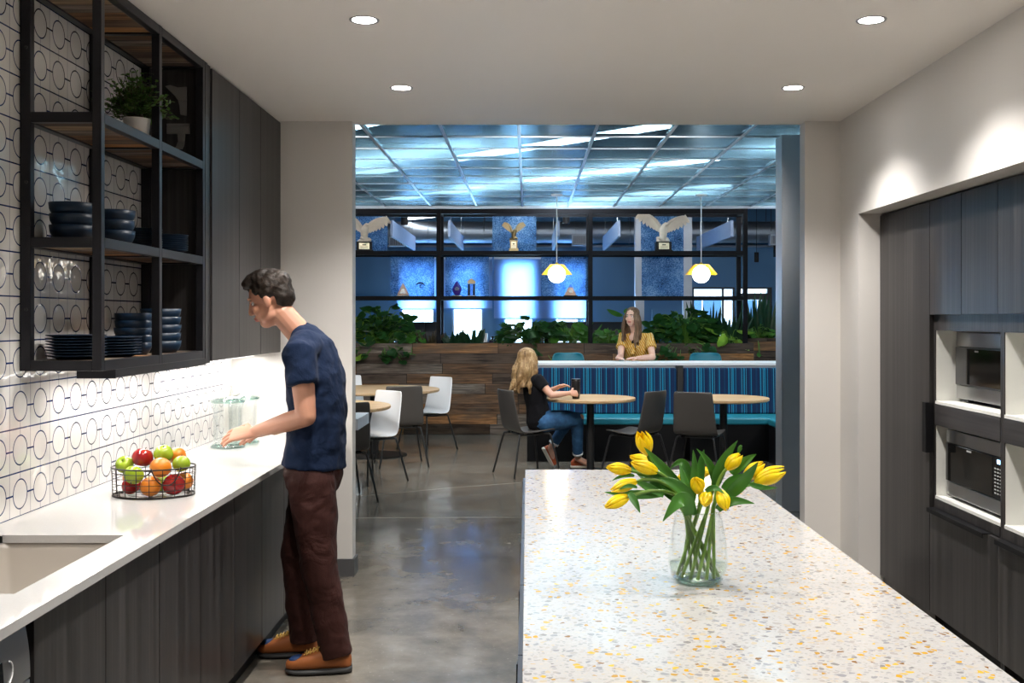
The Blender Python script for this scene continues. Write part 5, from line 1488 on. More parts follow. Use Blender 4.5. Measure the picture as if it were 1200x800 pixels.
for px, py, w, h_, lab in ((464.5, 283, 0.27, 0.17, 'below the left baffle'), (679, 281, 0.27, 0.20, 'left of the middle display post'), (909, 281, 0.2, 0.2, 'at the right beside the grey column')):
    p = at(px, py, 19.55)
    t = thing('air_register', 'white square air register on the duct ' + lab, 'vent', p, 0, 'air registers on the duct')
    bm = new(); box(bm, -w / 2, w / 2, -0.02, 0.16, -h_ / 2, h_ / 2); obj('frame', bm, M['column_white'], t)
    bm = new()
    for k in range(7): box(bm, -w * .38 + k * w * .76 / 6.5, -w * .38 + k * w * .76 / 6.5 + w * .05, -0.028, -0.02, -h_ * .36, h_ * .36)
    obj('grille', bm, M['monitor_black'], t)
for px, Y, zt, zb, cord, lab in ((474, 15.6, 3.28, 2.92, 3.9, 'black cylinder lamp high above the left eagle'), (663.5, 15.6, 3.28, 2.94, 3.9, 'black cylinder lamp high beside the left pendant cord'), (871, 15.6, 3.28, 2.94, 3.9, 'black cylinder lamp high behind the right display posts'),
                             (886.5, 18.5, 2.70, 2.53, 3.9, 'black hanging cylinder lamp low beyond the right display posts, left of two'), (909, 18.5, 2.82, 2.62, 3.9, 'black hanging cylinder lamp low beyond the right display posts, beside the grey column')):
    x = px2x(px, Y)
    t = thing('cylinder_lamp', lab, 'pendant light', (x, Y, zb), 0, 'black cylinder lamps in the office')
    bm = new(); r_ = 0.052 if Y < 16 else 0.04
    lathe(bm, [(0, 0.02), (r_ * .85, 0.02), (r_ * .88, 0), (r_, 0), (r_, zt - zb), (0, zt - zb)], 20); obj('body', bm, M['satin_black'], t)
    bm = new(); tube(bm, [(0, 0, zt - zb), (0, 0, cord - zb)], 0.004, 6); obj('cord', bm, M['satin_black'], t)

# ---------------------------------------------------------------- pendants over the bar
def pendant(x, y, label):
    t = thing('pendant_lamp', label, 'pendant light', (x, y, 2.08), 0, 'globe pendant lamps over the bar')
    bm = new(); lathe(bm, [(0.104 * math.sin(PI * k / 20) if 0 < k < 20 else 0, -0.104 * math.cos(PI * k / 20)) for k in range(21)], 32); obj('globe', bm, M['globe_glow'], t, smooth=True)
    bm = new()
    prof = [(-.180, -.004), (-.080, .113), (.080, .113), (.180, -.004), (.1765, -.006), (.0785, .110), (-.0785, .110), (-.1765, -.006)]
    prism(bm, prof, 'y', -.095, .095); prism(bm, [(-.1765, -.006), (-.0785, .110), (.0785, .110), (.1765, -.006)], 'y', .035, .039); obj('shade', bm, M['shade_yellow'], t)
    bm = new(); lathe(bm, [(0, .113), (.074, .113), (.074, .119), (.02, .122), (.012, .14), (0, .14)], 24); obj('cap', bm, M['shade_yellow'], t)
    bm = new(); tube(bm, [(0, 0, .14), (0, 0, 3.032 - 2.08)], .0055, 8); obj('cord', bm, M['cord_white'], t)
    bm = new(); lathe(bm, [(0, 3.030 - 2.08), (.075, 3.030 - 2.08), (.06, 3.012 - 2.08), (.012, 3.006 - 2.08), (0, 3.006 - 2.08)], 24); obj('canopy', bm, M['white_metal'], t, smooth=True)
pendant(0.35, 12.7, 'yellow shaded globe pendant lamp on the left, above the teal stool')
pendant(2.07, 12.7, 'yellow shaded globe pendant lamp on the right, beside the right display posts')

# ---------------------------------------------------------------- bar and booth
BXR = 3.55
bar_ = thing('bar_counter', 'long bar counter with white edged top behind the striped booths', 'bar counter', (1.8, 12.5, 0))
obj('bar_top', boxm(0.10, BXR, 12.20, 12.78, 1.020, 1.048), M['paper_white'], bar_, True, bevel=0.002)
obj('apron', boxm(0.10, BXR, 12.215, 12.25, 0.93, 1.019), M['column_grey'], bar_, True)
obj('panel', boxm(0.10, BXR, 12.30, 12.40, 0.0, 1.019), M['satin_black'], bar_, True)
obj('divider', boxm(1.700, 1.765, 12.09, 12.214, 0.47, 1.019), M['powder_black'], bar_, True)
obj('end_panel', boxm(0.085, 0.115, 12.22, 12.76, 0.0, 1.019), M['powder_black'], bar_, True)
def booth(x0, x1, label, ret=False):
    t = thing('booth_bench', label, 'bench', ((x0 + x1) / 2, 11.85, 0), 0, 'striped booth benches along the bar')
    bm = new(); box(bm, x0 - (0.12 if not ret else 0), x1, 11.58, 12.18, 0.0, 0.40)
    if ret: box(bm, 2.62, 3.50, 9.7, 11.58, 0.0, 0.40)
    obj('base', bm, M['satin_black'], t, True)
    if ret:
        bm = new(); prism(bm, [(x0, 11.56), (2.64, 11.56), (2.60, 11.52), (2.60, 9.68), (3.18, 9.68), (3.18, 12.10), (x0, 12.10)], 'z', 0.401, 0.475)
    else: bm = boxm(x0, x1, 11.56, 12.10, 0.401, 0.475)
    obj('seat_cushion', bm, M['teal_vinyl'], t, True, bevel=0.018, bseg=3)
    n = 2
    bm = new(); box(bm, x0 + 0.005, x1 - 0.005, 12.06, 12.20, 0.477, 0.992)
    for v in bm.verts:
        if v.co.z > 0.9: v.co.y += 0.03 if v.co.y < 12.1 else 0.0
    obj('backrest', bm, M['stripe_fabric'], t, True, bevel=0.02, bseg=3)
    if ret:
        bm = new(); box(bm, 3.19, 3.33, 9.7, 12.06, 0.477, 0.992); obj('backrest', bm, M['teal_vinyl'], t, True, bevel=0.02)
    return t
booth(0.115, 1.698, 'striped navy and teal booth bench behind the table with the seated woman')
booth(1.768, 3.33, 'striped navy and teal corner booth bench with teal seat beside the grey column', True)

# bar stools behind the bar
def stool():
    t = thing('bar_stool', 'teal shell bar stool behind the bar, second from the left pendant lamp', 'stool', (0, 0, 0), 0, 'teal bar stools behind the bar')
    rows = []
    prof = [(-0.20, 0.765), (-0.10, 0.755), (0.05, 0.750), (0.16, 0.765), (0.20, 0.82), (0.225, 0.93), (0.245, 1.05), (0.255, 1.115), (0.257, 1.130)]
    for i, (y, z) in enumerate(prof):
        u = i / (len(prof) - 1)
        w = 0.205 if i < len(prof) - 2 else (0.185 if i == len(prof) - 2 else 0.135)
        row = []
        for k in range(13):
            s = -1 + 2 * k / 12
            lift = 0.035 * s * s * (1 - u); curl = 0.06 * s * s * u
            row.append((w * s, y - curl, z + lift - (0.010 * s ** 4 if i == len(prof) - 1 else 0)))
        rows.append(row)
    bm = new(); grid_surface(bm, rows)
    o = obj('seat_shell', bm, M['teal_shell'], t, smooth=True); s = o.modifiers.new('solid', 'SOLIDIFY'); s.thickness = 0.022; s.offset = 0; ss = o.modifiers.new('sub', 'SUBSURF'); ss.levels = 1; ss.render_levels = 1
    for sx in (-1, 1):
        for sy in (-1, 1):
            bm = new(); tube(bm, [(sx * .13, sy * .12, .745), (sx * .20, sy * .20, 0.004)], .011, 8); obj('leg', bm, M['powder_black'], t)
    bm = new(); tube(bm, [(.172 * sx, .167 * sy, .30) for sx, sy in ((-1, -1), (1, -1), (1, 1), (-1, 1))], .009, 8, closed=True); obj('foot_ring', bm, M['powder_black'], t)
    return t
s0 = stool(); s0.location = (0.505, 13.02, 0); s0['label'] = 'teal bar stool behind the bar, below the left pendant lamp'
dup(s0, (1.36, 13.10, 0), 0.12, 'teal bar stool under the woman in the yellow top', 'teal bar stools behind the bar')
dup(s0, (2.20, 13.02, 0), -0.03, 'teal bar stool behind the bar, below the right pendant lamp', 'teal bar stools behind the bar')

# ---------------------------------------------------------------- round tables
def round_table(x, y, r, label, base_r, top=0.755, pole=0.038):
    t = thing('round_table', label, 'table', (x, y, 0), 0, 'round oak-topped lounge tables')
    bm = new(); lathe(bm, [(0, top - .032), (r - .012, top - .032), (r, top - .024), (r, top - .004), (r - .004, top), (0, top)], 64); obj('table_top', bm, M['oak'], t)
    bm = new(); cyl(bm, (0, 0), pole, 0.02, top - .036, 24); cyl(bm, (0, 0), 0.12, top - .042, top - .0325, 24); obj('pole', bm, M['powder_black'], t, smooth=False)
    bm = new(); lathe(bm, [(0, 0), (base_r, 0), (base_r, .008), (base_r * .9, .014), (pole, .022), (0, .022)], 48); obj('base', bm, M['powder_black'], t)
    return t
round_table(0.638, 10.80, 0.455, 'small round oak table with black pole under the black tumbler', 0.22)
round_table(1.985, 10.80, 0.455, 'small round oak table with black pole before the corner booth', 0.27)
round_table(-1.74, 12.12, 0.74, 'large round oak table before the board wall on the left', 0.37, pole=0.05)
round_table(-2.00, 9.80, 0.74, 'large round oak table nearest the left pier, mostly hidden', 0.26, pole=0.05)
wt = thing('side_table', 'thick white table end just showing beside the left pier', 'table', (-2.3, 8.2, 0))
obj('table_top', boxm(-3.3, -1.262, 7.95, 8.5, 0.72, 0.805), M['paper_white'], wt, True, bevel=0.003)
for x in (-3.25, -1.9):
    obj('leg', boxm(x, x + 0.06, 8.0, 8.45, 0, 0.72), M['paper_white'], wt, True)

# ---------------------------------------------------------------- shell chairs
def chair(shell, label, group):
    t = thing('shell_chair', label, 'chair', (0, 0, 0), 0, group)
    prof = [(-0.225, 0.437), (-0.215, 0.446), (-0.16, 0.448), (-0.05, 0.436), (0.06, 0.430), (0.125, 0.434), (0.165, 0.458), (0.188, 0.51), (0.212, 0.60), (0.240, 0.71), (0.262, 0.80), (0.272, 0.845), (0.274, 0.855)]
    wid = [0.185, 0.200, 0.212, 0.218, 0.220, 0.220, 0.218, 0.214, 0.208, 0.200, 0.194, 0.190, 0.180]
    rows = []
    for i, ((y, z), w) in enumerate(zip(prof, wid)):
        u = i / (len(prof) - 1); row = []
        for k in range(11):
            s = -1 + 2 * k / 10
            row.append((w * s, y - 0.045 * s * s * max(0, (u - .45)) * 1.8, z + 0.022 * s * s * (1 - min(1, u * 1.6))))
        rows.append(row)
    bm = new(); grid_surface(bm, rows)
    o = obj('seat_shell', bm, shell, t, smooth=True); s = o.modifiers.new('solid', 'SOLIDIFY'); s.thickness = 0.013; s.offset = 0; ss = o.modifiers.new('sub', 'SUBSURF'); ss.levels = 1; ss.render_levels = 1
    bm = new()
    for sx in (-1, 1): tube(bm, [(sx * .165, -.165, .418), (sx * .165, .16, .412)], .009, 8)
    tube(bm, [(-.165, -.06, .414), (.165, -.06, .414)], .009, 8); tube(bm, [(-.165, .10, .412), (.165, .10, .412)], .009, 8)
    for sx in (-1, 1):
        for yy in (-.06, .10): cyl(bm, (sx * .12, yy), .014, .414, .428, 10)
    obj('frame', bm, M['powder_black'], t, smooth=True)
    for sx in (-1, 1):
        for sy, yt, yb in ((-1, -.165, -.245), (1, .16, .255)):
            bm = new(); tube(bm, smoothline([(sx * .165, yt + (-sy) * .05, .417), (sx * .175, yt, .412), (sx * .192, yt + (yb - yt) * .2, .36), (sx * .255, yb, 0.006)], 5), .0095, 8)
            obj('leg', bm, M['powder_black'], t, smooth=True)
    return t
GG, GW = 'grey shell chairs in the lounge', 'white shell chairs in the lounge'
def face(dx, dy): return math.atan2(dx, -dy)      # chair looks along (dx, dy); local front is -y
cg = chair(M['chair_grey'], 'grey shell chair the woman in black sits on', GG)
cg.location = (-0.005, 10.62, 0); cg.rotation_euler = (0, 0, face(.90, .43))
dup(cg, (1.06, 10.46, 0), face(-.76, .65), 'grey shell chair seen from behind right of the tumbler table', GG)
dup(cg, (1.675, 10.36, 0), face(.42, .90), 'grey shell chair seen from behind at the table by the corner booth', GG)
dup(cg, (-1.335, 11.28, 0), face(-.25, .97), 'grey shell chair seen from behind at the far left round table', GG)
dup(cg, (-1.60, 9.10, 0), face(-.45, .89), 'grey shell chair half hidden by the left pier', GG)
cw = chair(M['chair_white'], 'white shell chair facing out at the far left table, nearest the board wall', GW)
cw.location = (-1.19, 12.62, 0); cw.rotation_euler = (0, 0, face(-.66, -.75))
dup(cw, (-1.50, 10.16, 0), face(-.66, -.75), 'white shell chair facing out between the two left round tables', GW)
dup(cw, (-2.15, 12.90, 0), face(.35, -.94), 'white shell chair behind the far left table, half hidden by the pier', GW)

# tumbler on the near table
cu = thing('tumbler', 'black travel tumbler on the round table by the seated woman', 'cup', (0.482, 10.60, 0.756))
bm = new(); lathe(bm, [(0, 0), (.034, 0), (.036, .004), (.040, .05), (.0445, .10), (.0455, .17), (.044, .176), (0, .178)], 28); obj('body', bm, M['cup_black'], cu, smooth=True)
bm = new(); lathe(bm, [(.0375, .020), (.0395, .022), (.0415, .048), (.0405, .050), (.0375, .020)], 28); obj('band', bm, M['cup_band'], cu, smooth=True)
bm = new(); lathe(bm, [(0, .178), (.046, .178), (.047, .184), (.046, .196), (.042, .200), (0, .198)], 28); obj('lid', bm, M['cup_black'], cu, smooth=True)
# ---------------------------------------------------------------- people
def V(*a): return Vector(a)
def head(bm, c, f, u, s, k=1.0):
    def e(df, du, ds, rf, ru, rs):
        R = Matrix((f, s, u)).transposed()
        blob(bm, c + f * df * k + u * du * k + s * ds * k, (rf * k, rs * k, ru * k), R)
    e(-.012, .030, 0, .096, .088, .076)
    e(.022, -.035, 0, .068, .085, .062)
    e(.048, -.092, 0, .034, .027, .035)
    e(.080, .026, 0, .014, .012, .050)
    for q in (-1, 1):
        e(.058, -.028, .037 * q, .026, .026, .024)
        e(-.004, -.012, .075 * q, .018, .031, .010)
        e(.020, -.070, .040 * q, .040, .028, .020)
    limb(bm, [c + (f * .088 + u * .008) * k, c + (f * .103 - u * .030) * k], [.009 * k, .0130 * k], s, 10)
    for q in (-1, 1): e(.094, -.036, .010 * q, .010, .008, .008)
    e(.090, -.060, 0, .010, .006, .022); e(.087, -.070, 0, .011, .007, .019)
def eyes(parent, c, f, u, s, k=1.0):
    for q in (-1, 1):
        p = c + (f * .0675 + u * .003 + s * .031 * q) * k
        bm = new(); blob(bm, p, .0112 * k, None, 2); o = obj('eye', bm, M['eye_white'], parent, True, smooth=True)
        bm = new(); blob(bm, p + f * .0072 * k, .0062 * k, None, 2); obj('iris', bm, M['iris_dark'], o, True, smooth=True)

def hand(bm, wrist, d, n, t, curl=0.5, k=1.0, spread=0.0, thumb=0.7):
    """Palm, four fingers and thumb. d along the hand, n out of the back of the hand, t towards the thumb."""
    d = d.normalized(); n = (n - d * n.dot(d)).normalized(); t = (t - d * t.dot(d) - n * t.dot(n)).normalized()
    limb(bm, [wrist - d * .02 * k, wrist + d * .02 * k, wrist + d * .060 * k, wrist + d * .086 * k], [(.024 * k, .018 * k), (.033 * k, .0165 * k), (.040 * k, .015 * k), (.038 * k, .0125 * k)], t, 14)
    for off, L in ((.029, .072), (.0100, .080), (-.0095, .074), (-.0280, .058)):
        p = wrist + d * (.082 - abs(off) * .25) * k + t * off * k
        pts = [p - d * .02 * k, p]; a = 0.10
        dirs = (d + t * off * spread * 10).normalized()
        for seg_, fr_ in enumerate((.45, .31, .24)):
            a += curl * (.75 if seg_ == 0 else 1.0)
            pts.append(pts[-1] + (dirs * math.cos(a) - n * math.sin(a)) * L * fr_ * k)
        limb(bm, pts, [.0088 * k, .0086 * k, .0078 * k, .0074 * k, .0064 * k], t, 10)
    p = wrist + d * .022 * k + t * .026 * k
    q1 = p + (d * .62 + t * thumb - n * .25).normalized() * .040 * k; q2 = q1 + (d * .85 + t * thumb * .4 - n * (.25 + curl * .5)).normalized() * .030 * k; q3 = q2 + (d * .95 + t * .05 - n * (.2 + curl * .6)).normalized() * .024 * k
    limb(bm, [p - t * .008 * k, q1, q2, q3], [.0145 * k, .0120 * k, .0102 * k, .0085 * k], n, 10)

_cl = bpy.data.textures.new('folds', 'CLOUDS'); _cl.noise_scale = 0.085; _cl.noise_depth = 2
_hr = bpy.data.textures.new('strands', 'CLOUDS'); _hr.noise_scale = 0.022; _hr.noise_depth = 2
def wrinkle(o, strength=0.012, tex=None):
    m = o.modifiers.new('folds', 'DISPLACE'); m.texture = tex or _cl; m.strength = strength; m.mid_level = 0.5; m.texture_coords = 'LOCAL'
    s = o.modifiers.new('soften', 'SMOOTH'); s.factor = 0.5; s.iterations = 2
    return o

def shoe(parent, heel, toe, upn, mats, laces=True, L=0.29, name='shoe', wscale=1.0):
    """A shoe from heel to toe point on its sole line. mats: upper, sole, toe patch, laces."""
    heel, toe = Vector(heel), Vector(toe); d = (toe - heel).normalized(); upn = Vector(upn); upn = (upn - d * upn.dot(d)).normalized(); s = upn.cross(d)
    def P(t, a, z): return heel + d * t * L + s * a + upn * z
    def wid(t): return wscale * (.032 + .018 * math.sin(PI * min(1, t * 1.02)) ** .6 + .006 * math.sin(PI * max(0, (t - .45) / .55)) if 0 <= t <= 1 else .02) * (1 if t < .93 else .82)
    def loft(zs, inset=0.0, n=14, top=None):
        rings = []
        for i in range(n + 1):
            t = i / n
            w = wid(t) - inset
            if i == 0: w *= .62
            if i == n: w *= .45
            z0, z1 = zs(t)
            ring = []
            for kx in range(16):
                a = 2 * PI * kx / 16
                ca, sa = math.cos(a), math.sin(a)
                ring.append(P(t, w * math.copysign(abs(ca) ** .7, ca), (z0 + z1) / 2 + (z1 - z0) / 2 * math.copysign(abs(sa) ** .8, sa)))
            rings.append(ring)
        return rings
    bm = new(); ring_loft(bm, loft(lambda t: (.018, .018 + (.062 if t < .12 else .095 - .012 * abs(t - .25) * 4 if t < .42 else .095 - (t - .42) * .100)), .003))
    up = obj(name, bm, mats[0], parent, True, smooth=True); up.modifiers.new('sub', 'SUBSURF').render_levels = 1
    bm = new(); ring_loft(bm, loft(lambda t: (.0 + .012 * max(0, (t - .8) / .2) ** 2, .030 - .004 * t), -.003)); obj('sole', bm, mats[1], up, True, smooth=True)
    if mats[2] is not None:
        bm = new(); blob(bm, P(.79, 0, .058), (.046, .036, .0225), Matrix((d, s, upn)).transposed()); obj('toe_patch', bm, mats[2], up, True, smooth=True)
    if laces:
        bm = new()
        for k in range(5):
            t = .46 + k * .052; z = .1175 - (t - .42) * .10
            tube(bm, [P(t, -.026, z - .012), P(t + .012, -.008, z + .004), P(t + .012, .008, z + .004), P(t, .026, z - .012)], .0030, 6)
            tube(bm, [P(t, -.022, z - .006), P(t + .045, .020, z - .008)], .0026, 6); tube(bm, [P(t, .022, z - .006), P(t + .045, -.020, z - .008)], .0026, 6)
        for q in (-1, 1): tube(bm, smoothline([P(.45, 0, .122), P(.43, .025 * q, .134), P(.49, .040 * q, .120), P(.50, .020 * q, .114)], 4), .0028, 6)
        obj('laces', bm, mats[3], up, True, smooth=True)
    return up

# ---- the man at the counter -------------------------------------------------
L0 = V(-0.96, 4.78, 0)
man = thing('person', 'man in a navy t-shirt and maroon trousers reaching along the counter', 'person', L0)
f = V(-.93, .05, -.36).normalized(); s = V(0.0, -1, 0); s = (s - f * s.dot(f)).normalized(); u = f.cross(s).normalized()
if u.z < 0: u = -u
hc = V(-1.152, 4.775, 1.642)
lo = lambda p: tuple(p - L0)
skm = skin('skin_man', (0.50, 0.25, 0.165), (lo(hc + f * .098 - u * .065), (.03, .024, .011)), [(lo(hc + f * .092 + u * .026 + s * q * .03), (.024, .022, .006)) for q in (-1, 1)])
bm = new()
head(bm, hc, f, u, s)
limb(bm, [V(-.985, 4.78, 1.42), V(-1.02, 4.78, 1.485), hc - u * .075 - f * .025], [.062, .058, .054], V(0, 1, 0))
limb(bm, [V(-.96, 4.78, .84), V(-.945, 4.78, 1.0), V(-.94, 4.78, 1.16), V(-.955, 4.78, 1.32), V(-.975, 4.78, 1.43)], [(.155, .105), (.145, .10), (.155, .105), (.165, .100), (.115, .062)], V(0, 1, 0), 20)
shN, elN, wrN = V(-.980, 4.60, 1.41), V(-.945, 4.555, 1.135), V(-1.195, 4.690, 1.058)
shF, elF, wrF = V(-.980, 4.96, 1.41), V(-.960, 5.03, 1.14), V(-1.19, 5.02, 1.030)
limb(bm, [shN, shN.lerp(elN, .5), elN], [.055, .050, .043], V(0, 1, 0)); limb(bm, [elN, elN.lerp(wrN, .35), wrN], [.043, .043, .026], V(0, 0, 1))
limb(bm, [shF, shF.lerp(elF, .5), elF], [.055, .050, .043], V(0, 1, 0)); limb(bm, [elF, elF.lerp(wrF, .35), wrF], [.043, .043, .026], V(0, 0, 1))
hand(bm, wrN + V(-.012, .004, -.003), V(-.96, .24, -.14), V(-.12, -.60, .80), V(-.10, .75, .55), 0.20, 1.12, .55)
hand(bm, wrF + V(-.012, 0, -.003), V(-.95, .12, -.26), V(-.25, .2, .95), V(-.1, -.8, .1), 0.16, 1.05, .4)
for hp_, kn, an in ((V(-.955, 4.69, .86), V(-.915, 4.67, .47), V(-.835, 4.69, .10)), (V(-.965, 4.87, .86), V(-1.045, 4.875, .47), V(-1.025, 4.90, .10))):
    limb(bm, [hp_, hp_.lerp(kn, .5), kn, kn.lerp(an, .4), an], [.085, .075, .055, .052, .038], V(0, 1, 0))
    limb(bm, [an, an + V(-.07, 0, -.055)], [.036, .022], V(0, 1, 0))
body = obj('body', bm, skm, man, True); fuse(body, 0.0042, 2)
eyes(man, hc, f, u, s)
bm = new()
R = Matrix((f, s, u)).transposed()
blob(bm, hc + u * .050 - f * .022, (.096, .083, .078), R); blob(bm, hc - f * .060 + u * .000, (.052, .072, .070), R); blob(bm, hc + f * .050 + u * .094, (.048, .062, .030), R); blob(bm, hc + f * .010 + u * .106, (.070, .066, .034), R)
for q in (-1, 1): blob(bm, hc - f * .012 + u * .025 + s * .070 * q, (.034, .014, .036), R)
hr = obj('hair', bm, M['hair_dark'], man, True); fuse(hr, 0.006, 2); wrinkle(hr, 0.016, _hr)
# t-shirt
bm = new()
limb(bm, [V(-.955, 4.78, .893), V(-.945, 4.78, 1.02), V(-.938, 4.78, 1.16), V(-.952, 4.78, 1.31), V(-.972, 4.78, 1.42), V(-.995, 4.78, 1.462)], [(.185, .142), (.180, .132), (.182, .128), (.198, .130), (.168, .105), (.085, .078)], V(0, 1, 0), 24, cap0=False)
limb(bm, [V(-.975, 4.68, 1.425), shN + V(0, -.005, -.01), V(-.962, 4.565, 1.268)], [.082, .077, .071], V(0, 1, 0), cap1=False); limb(bm, [V(-.972, 4.90, 1.42), shF + V(0, .005, -.01), V(-.962, 5.000, 1.268)], [.070, .075, .071], V(0, 1, 0), cap1=False)
ts = obj('t_shirt', bm, M['tshirt_navy'], man, True); fuse(ts, 0.008, 4); wrinkle(ts, 0.022)
# trousers
bm = new()
limb(bm, [V(-.958, 4.78, .86), V(-.955, 4.78, .93)], [(.175, .130), (.168, .125)], V(0, 1, 0), 20)
for hp_, kn, an in ((V(-.950, 4.695, .84), V(-.912, 4.67, .47), V(-.838, 4.69, .075)), (V(-.965, 4.868, .84), V(-1.045, 4.875, .47), V(-1.022, 4.90, .075))):
    limb(bm, [hp_, hp_.lerp(kn, .5), kn, kn.lerp(an, .5), an], [.108, .098, .080, .074, .070], V(0, 1, 0), 18, cap1=False)
tr = obj('trousers', bm, M['trousers_maroon'], man, True); fuse(tr, 0.008, 3); wrinkle(tr, 0.015)
SM = (M['shoe_orange'], M['sole_dark'], M['shoe_blue'], M['lace_yellow'])
shoe(man, V(-.772, 4.70, 0), V(-1.055, 4.672, 0), (0, 0, 1), SM)
shoe(man, V(-.955, 4.925, 0), V(-1.24, 4.905, 0), (0, 0, 1), SM)

# ---- the woman in black at the round table ---------------------------------
L1 = V(0.15, 10.65, 0)
wo = thing('person', 'woman with long blonde hair in black top and jeans sitting at the round table', 'person', L1)
F = V(.90, .43, 0).normalized(); Rt = V(F.y, -F.x, 0); Lf = -Rt
pel = V(.125, 10.665, .545)
neck = V(.030, 10.655, .985)
hc = V(.005, 10.655, 1.135)
f = (F + V(0, .25, -.08)).normalized(); s = V(0, 0, 1).cross(f).normalized(); u = f.cross(s).normalized()
lo1 = lambda p: tuple(p - L1)
skw = skin('skin_woman', (0.58, 0.33, 0.24), (lo1(hc + f * .098 - u * .065), (.03, .024, .011)))
bm = new(); head(bm, hc, f, u, s, .93)
limb(bm, [neck - V(0, 0, .05), neck, hc - u * .07], [.05, .045, .043], Rt)
limb(bm, [pel, V(.095, 10.665, .70), V(.070, 10.66, .84), V(.040, 10.657, .945)], [(.150, .10), (.115, .085), (.135, .09), (.11, .06)], Rt, 20)
sR, sL = V(.045, 10.655, .945) + Rt * .155, V(.045, 10.655, .945) + Lf * .155
eR, wR = V(.235, 10.46, .802), V(.412, 10.505, .818)
eL, wL = V(.185, 10.88, .79), V(.310, 10.745, .862)
for a, b, c in ((sR, eR, wR), (sL, eL, wL)):
    limb(bm, [a, a.lerp(b, .5), b], [.044, .040, .034], V(0, 0, 1)); limb(bm, [b, b.lerp(c, .35), c], [.034, .033, .021], V(0, 0, 1))
hand(bm, wR + V(.006, .006, 0), V(.78, .35, -.04), V(.25, -.85, .35), V(0, .25, 1), .62, .88, .05, .8)
hand(bm, wL + V(.004, -.006, .004), V(.80, -.45, .25), V(-.2, .5, .8), V(-.3, -.6, .6), .25, .88, .2)
hR, kR, aR = pel + Rt * .085 + V(.02, 0, -.02), V(.500, 10.735, .545), V(.520, 10.985, .115)
hL, kL, aL = pel + Lf * .085 + V(.02, 0, -.02), V(.440, 10.930, .545), V(.238, 10.985, .215)
for a, b, c in ((hR, kR, aR), (hL, kL, aL)):
    limb(bm, [a, a.lerp(b, .5), b], [.085, .075, .055], Rt); limb(bm, [b, b.lerp(c, .35), c], [.053, .050, .033], Rt)
limb(bm, [aR, aR + V(.09, .02, -.06)], [.033, .028], Rt); limb(bm, [aL, aL + V(.03, .03, -.12)], [.033, .028], Rt)
b = obj('body', bm, skw, wo, True); fuse(b, 0.005, 2)
eyes(wo, hc, f, u, s, .93)
bm = new()
limb(bm, [pel + V(-.01, 0, -.02), V(.095, 10.665, .70), V(.070, 10.66, .84), V(.040, 10.657, .945), V(.032, 10.655, .975)], [(.165, .118), (.135, .105), (.155, .108), (.130, .075), (.07, .055)], Rt, 22)
for a, b_ in ((sR, eR), (sL, eL)): limb(bm, [a.lerp(V(.04, 10.655, .945), .5), a, a.lerp(b_, .50)], [.062, .063, .058], V(0, 0, 1), cap1=False)
t = obj('top', bm, M['top_black'], wo, True); fuse(t, 0.008, 3); wrinkle(t, 0.012)
bm = new()
limb(bm, [pel + V(-.01, 0, -.01), pel + V(0, 0, .05)], [(.168, .115), (.150, .105)], Rt, 20)
for a, b_, c, q in ((hR, kR, aR, .86), (hL, kL, aL, .82)):
    e = b_.lerp(c, q)
    limb(bm, [a, a.lerp(b_, .5), b_], [.100, .088, .068], Rt); limb(bm, [b_, b_.lerp(e, .5), e], [.066, .060, .052], Rt, cap1=False)
j = obj('jeans', bm, M['denim'], wo, True); fuse(j, 0.008, 3); wrinkle(j, 0.012)
bm = new(); blob(bm, kR + V(.045, -.030, .022), (.026, .020, .028)); obj('knee_rip', bm, skw, j, True, smooth=True)
for a, b_, q in ((aR, kR, .14), (aL, kL, .18)):
    bm = new(); p = a.lerp(b_, q); d = (b_ - a).normalized(); tube(bm, [p - d * .012, p + d * .010], .0545, 16); obj('frayed_hem', bm, M['paper_white'], j, True, smooth=True)
SW = (M['shoe_tan'], M['sole_white'], None, None)
shoe(wo, V(.450, 11.05, .004), V(.685, 11.10, .002), (0, 0, 1), SW, False, .245, wscale=.88)
shoe(wo, V(.148, 10.985, .215), V(.255, 11.03, .012), (.86, .25, .40), SW, False, .232, wscale=.88)
bm = new(); R = Matrix((f, s, u)).transposed()
blob(bm, hc + u * .045 - f * .018, (.098, .088, .085), R); blob(bm, hc - f * .055 - u * .02, (.065, .085, .10), R)
rnd = random.Random(5)
for k in range(26):                                   # wavy locks down the back and over the near shoulder
    a = PI * (-.62 + 1.24 * k / 25)
    d = (-f * math.cos(a) + s * math.sin(a) * 1.0)
    p0 = hc + u * .075 + d * .050
    p1 = hc + d * .098 - u * .02
    end = hc + d * rnd.uniform(.085, .125) - u * rnd.uniform(.24, .325) - F * .055
    pts = smoothline([p0, p1, p1.lerp(end, .35) + d * .014 + s * rnd.uniform(-.012, .012), p1.lerp(end, .7) - d * .010 + s * rnd.uniform(-.014, .014), end], 4)
    n_ = len(pts); limb(bm, pts, [.022 + .006 * math.sin(i * .9 + k) - .012 * (i / n_) ** 3 for i in range(n_)], s, 8)
h = obj('hair', bm, M['hair_blonde'], wo, True); fuse(h, 0.006, 2); wrinkle(h, 0.012, _hr)

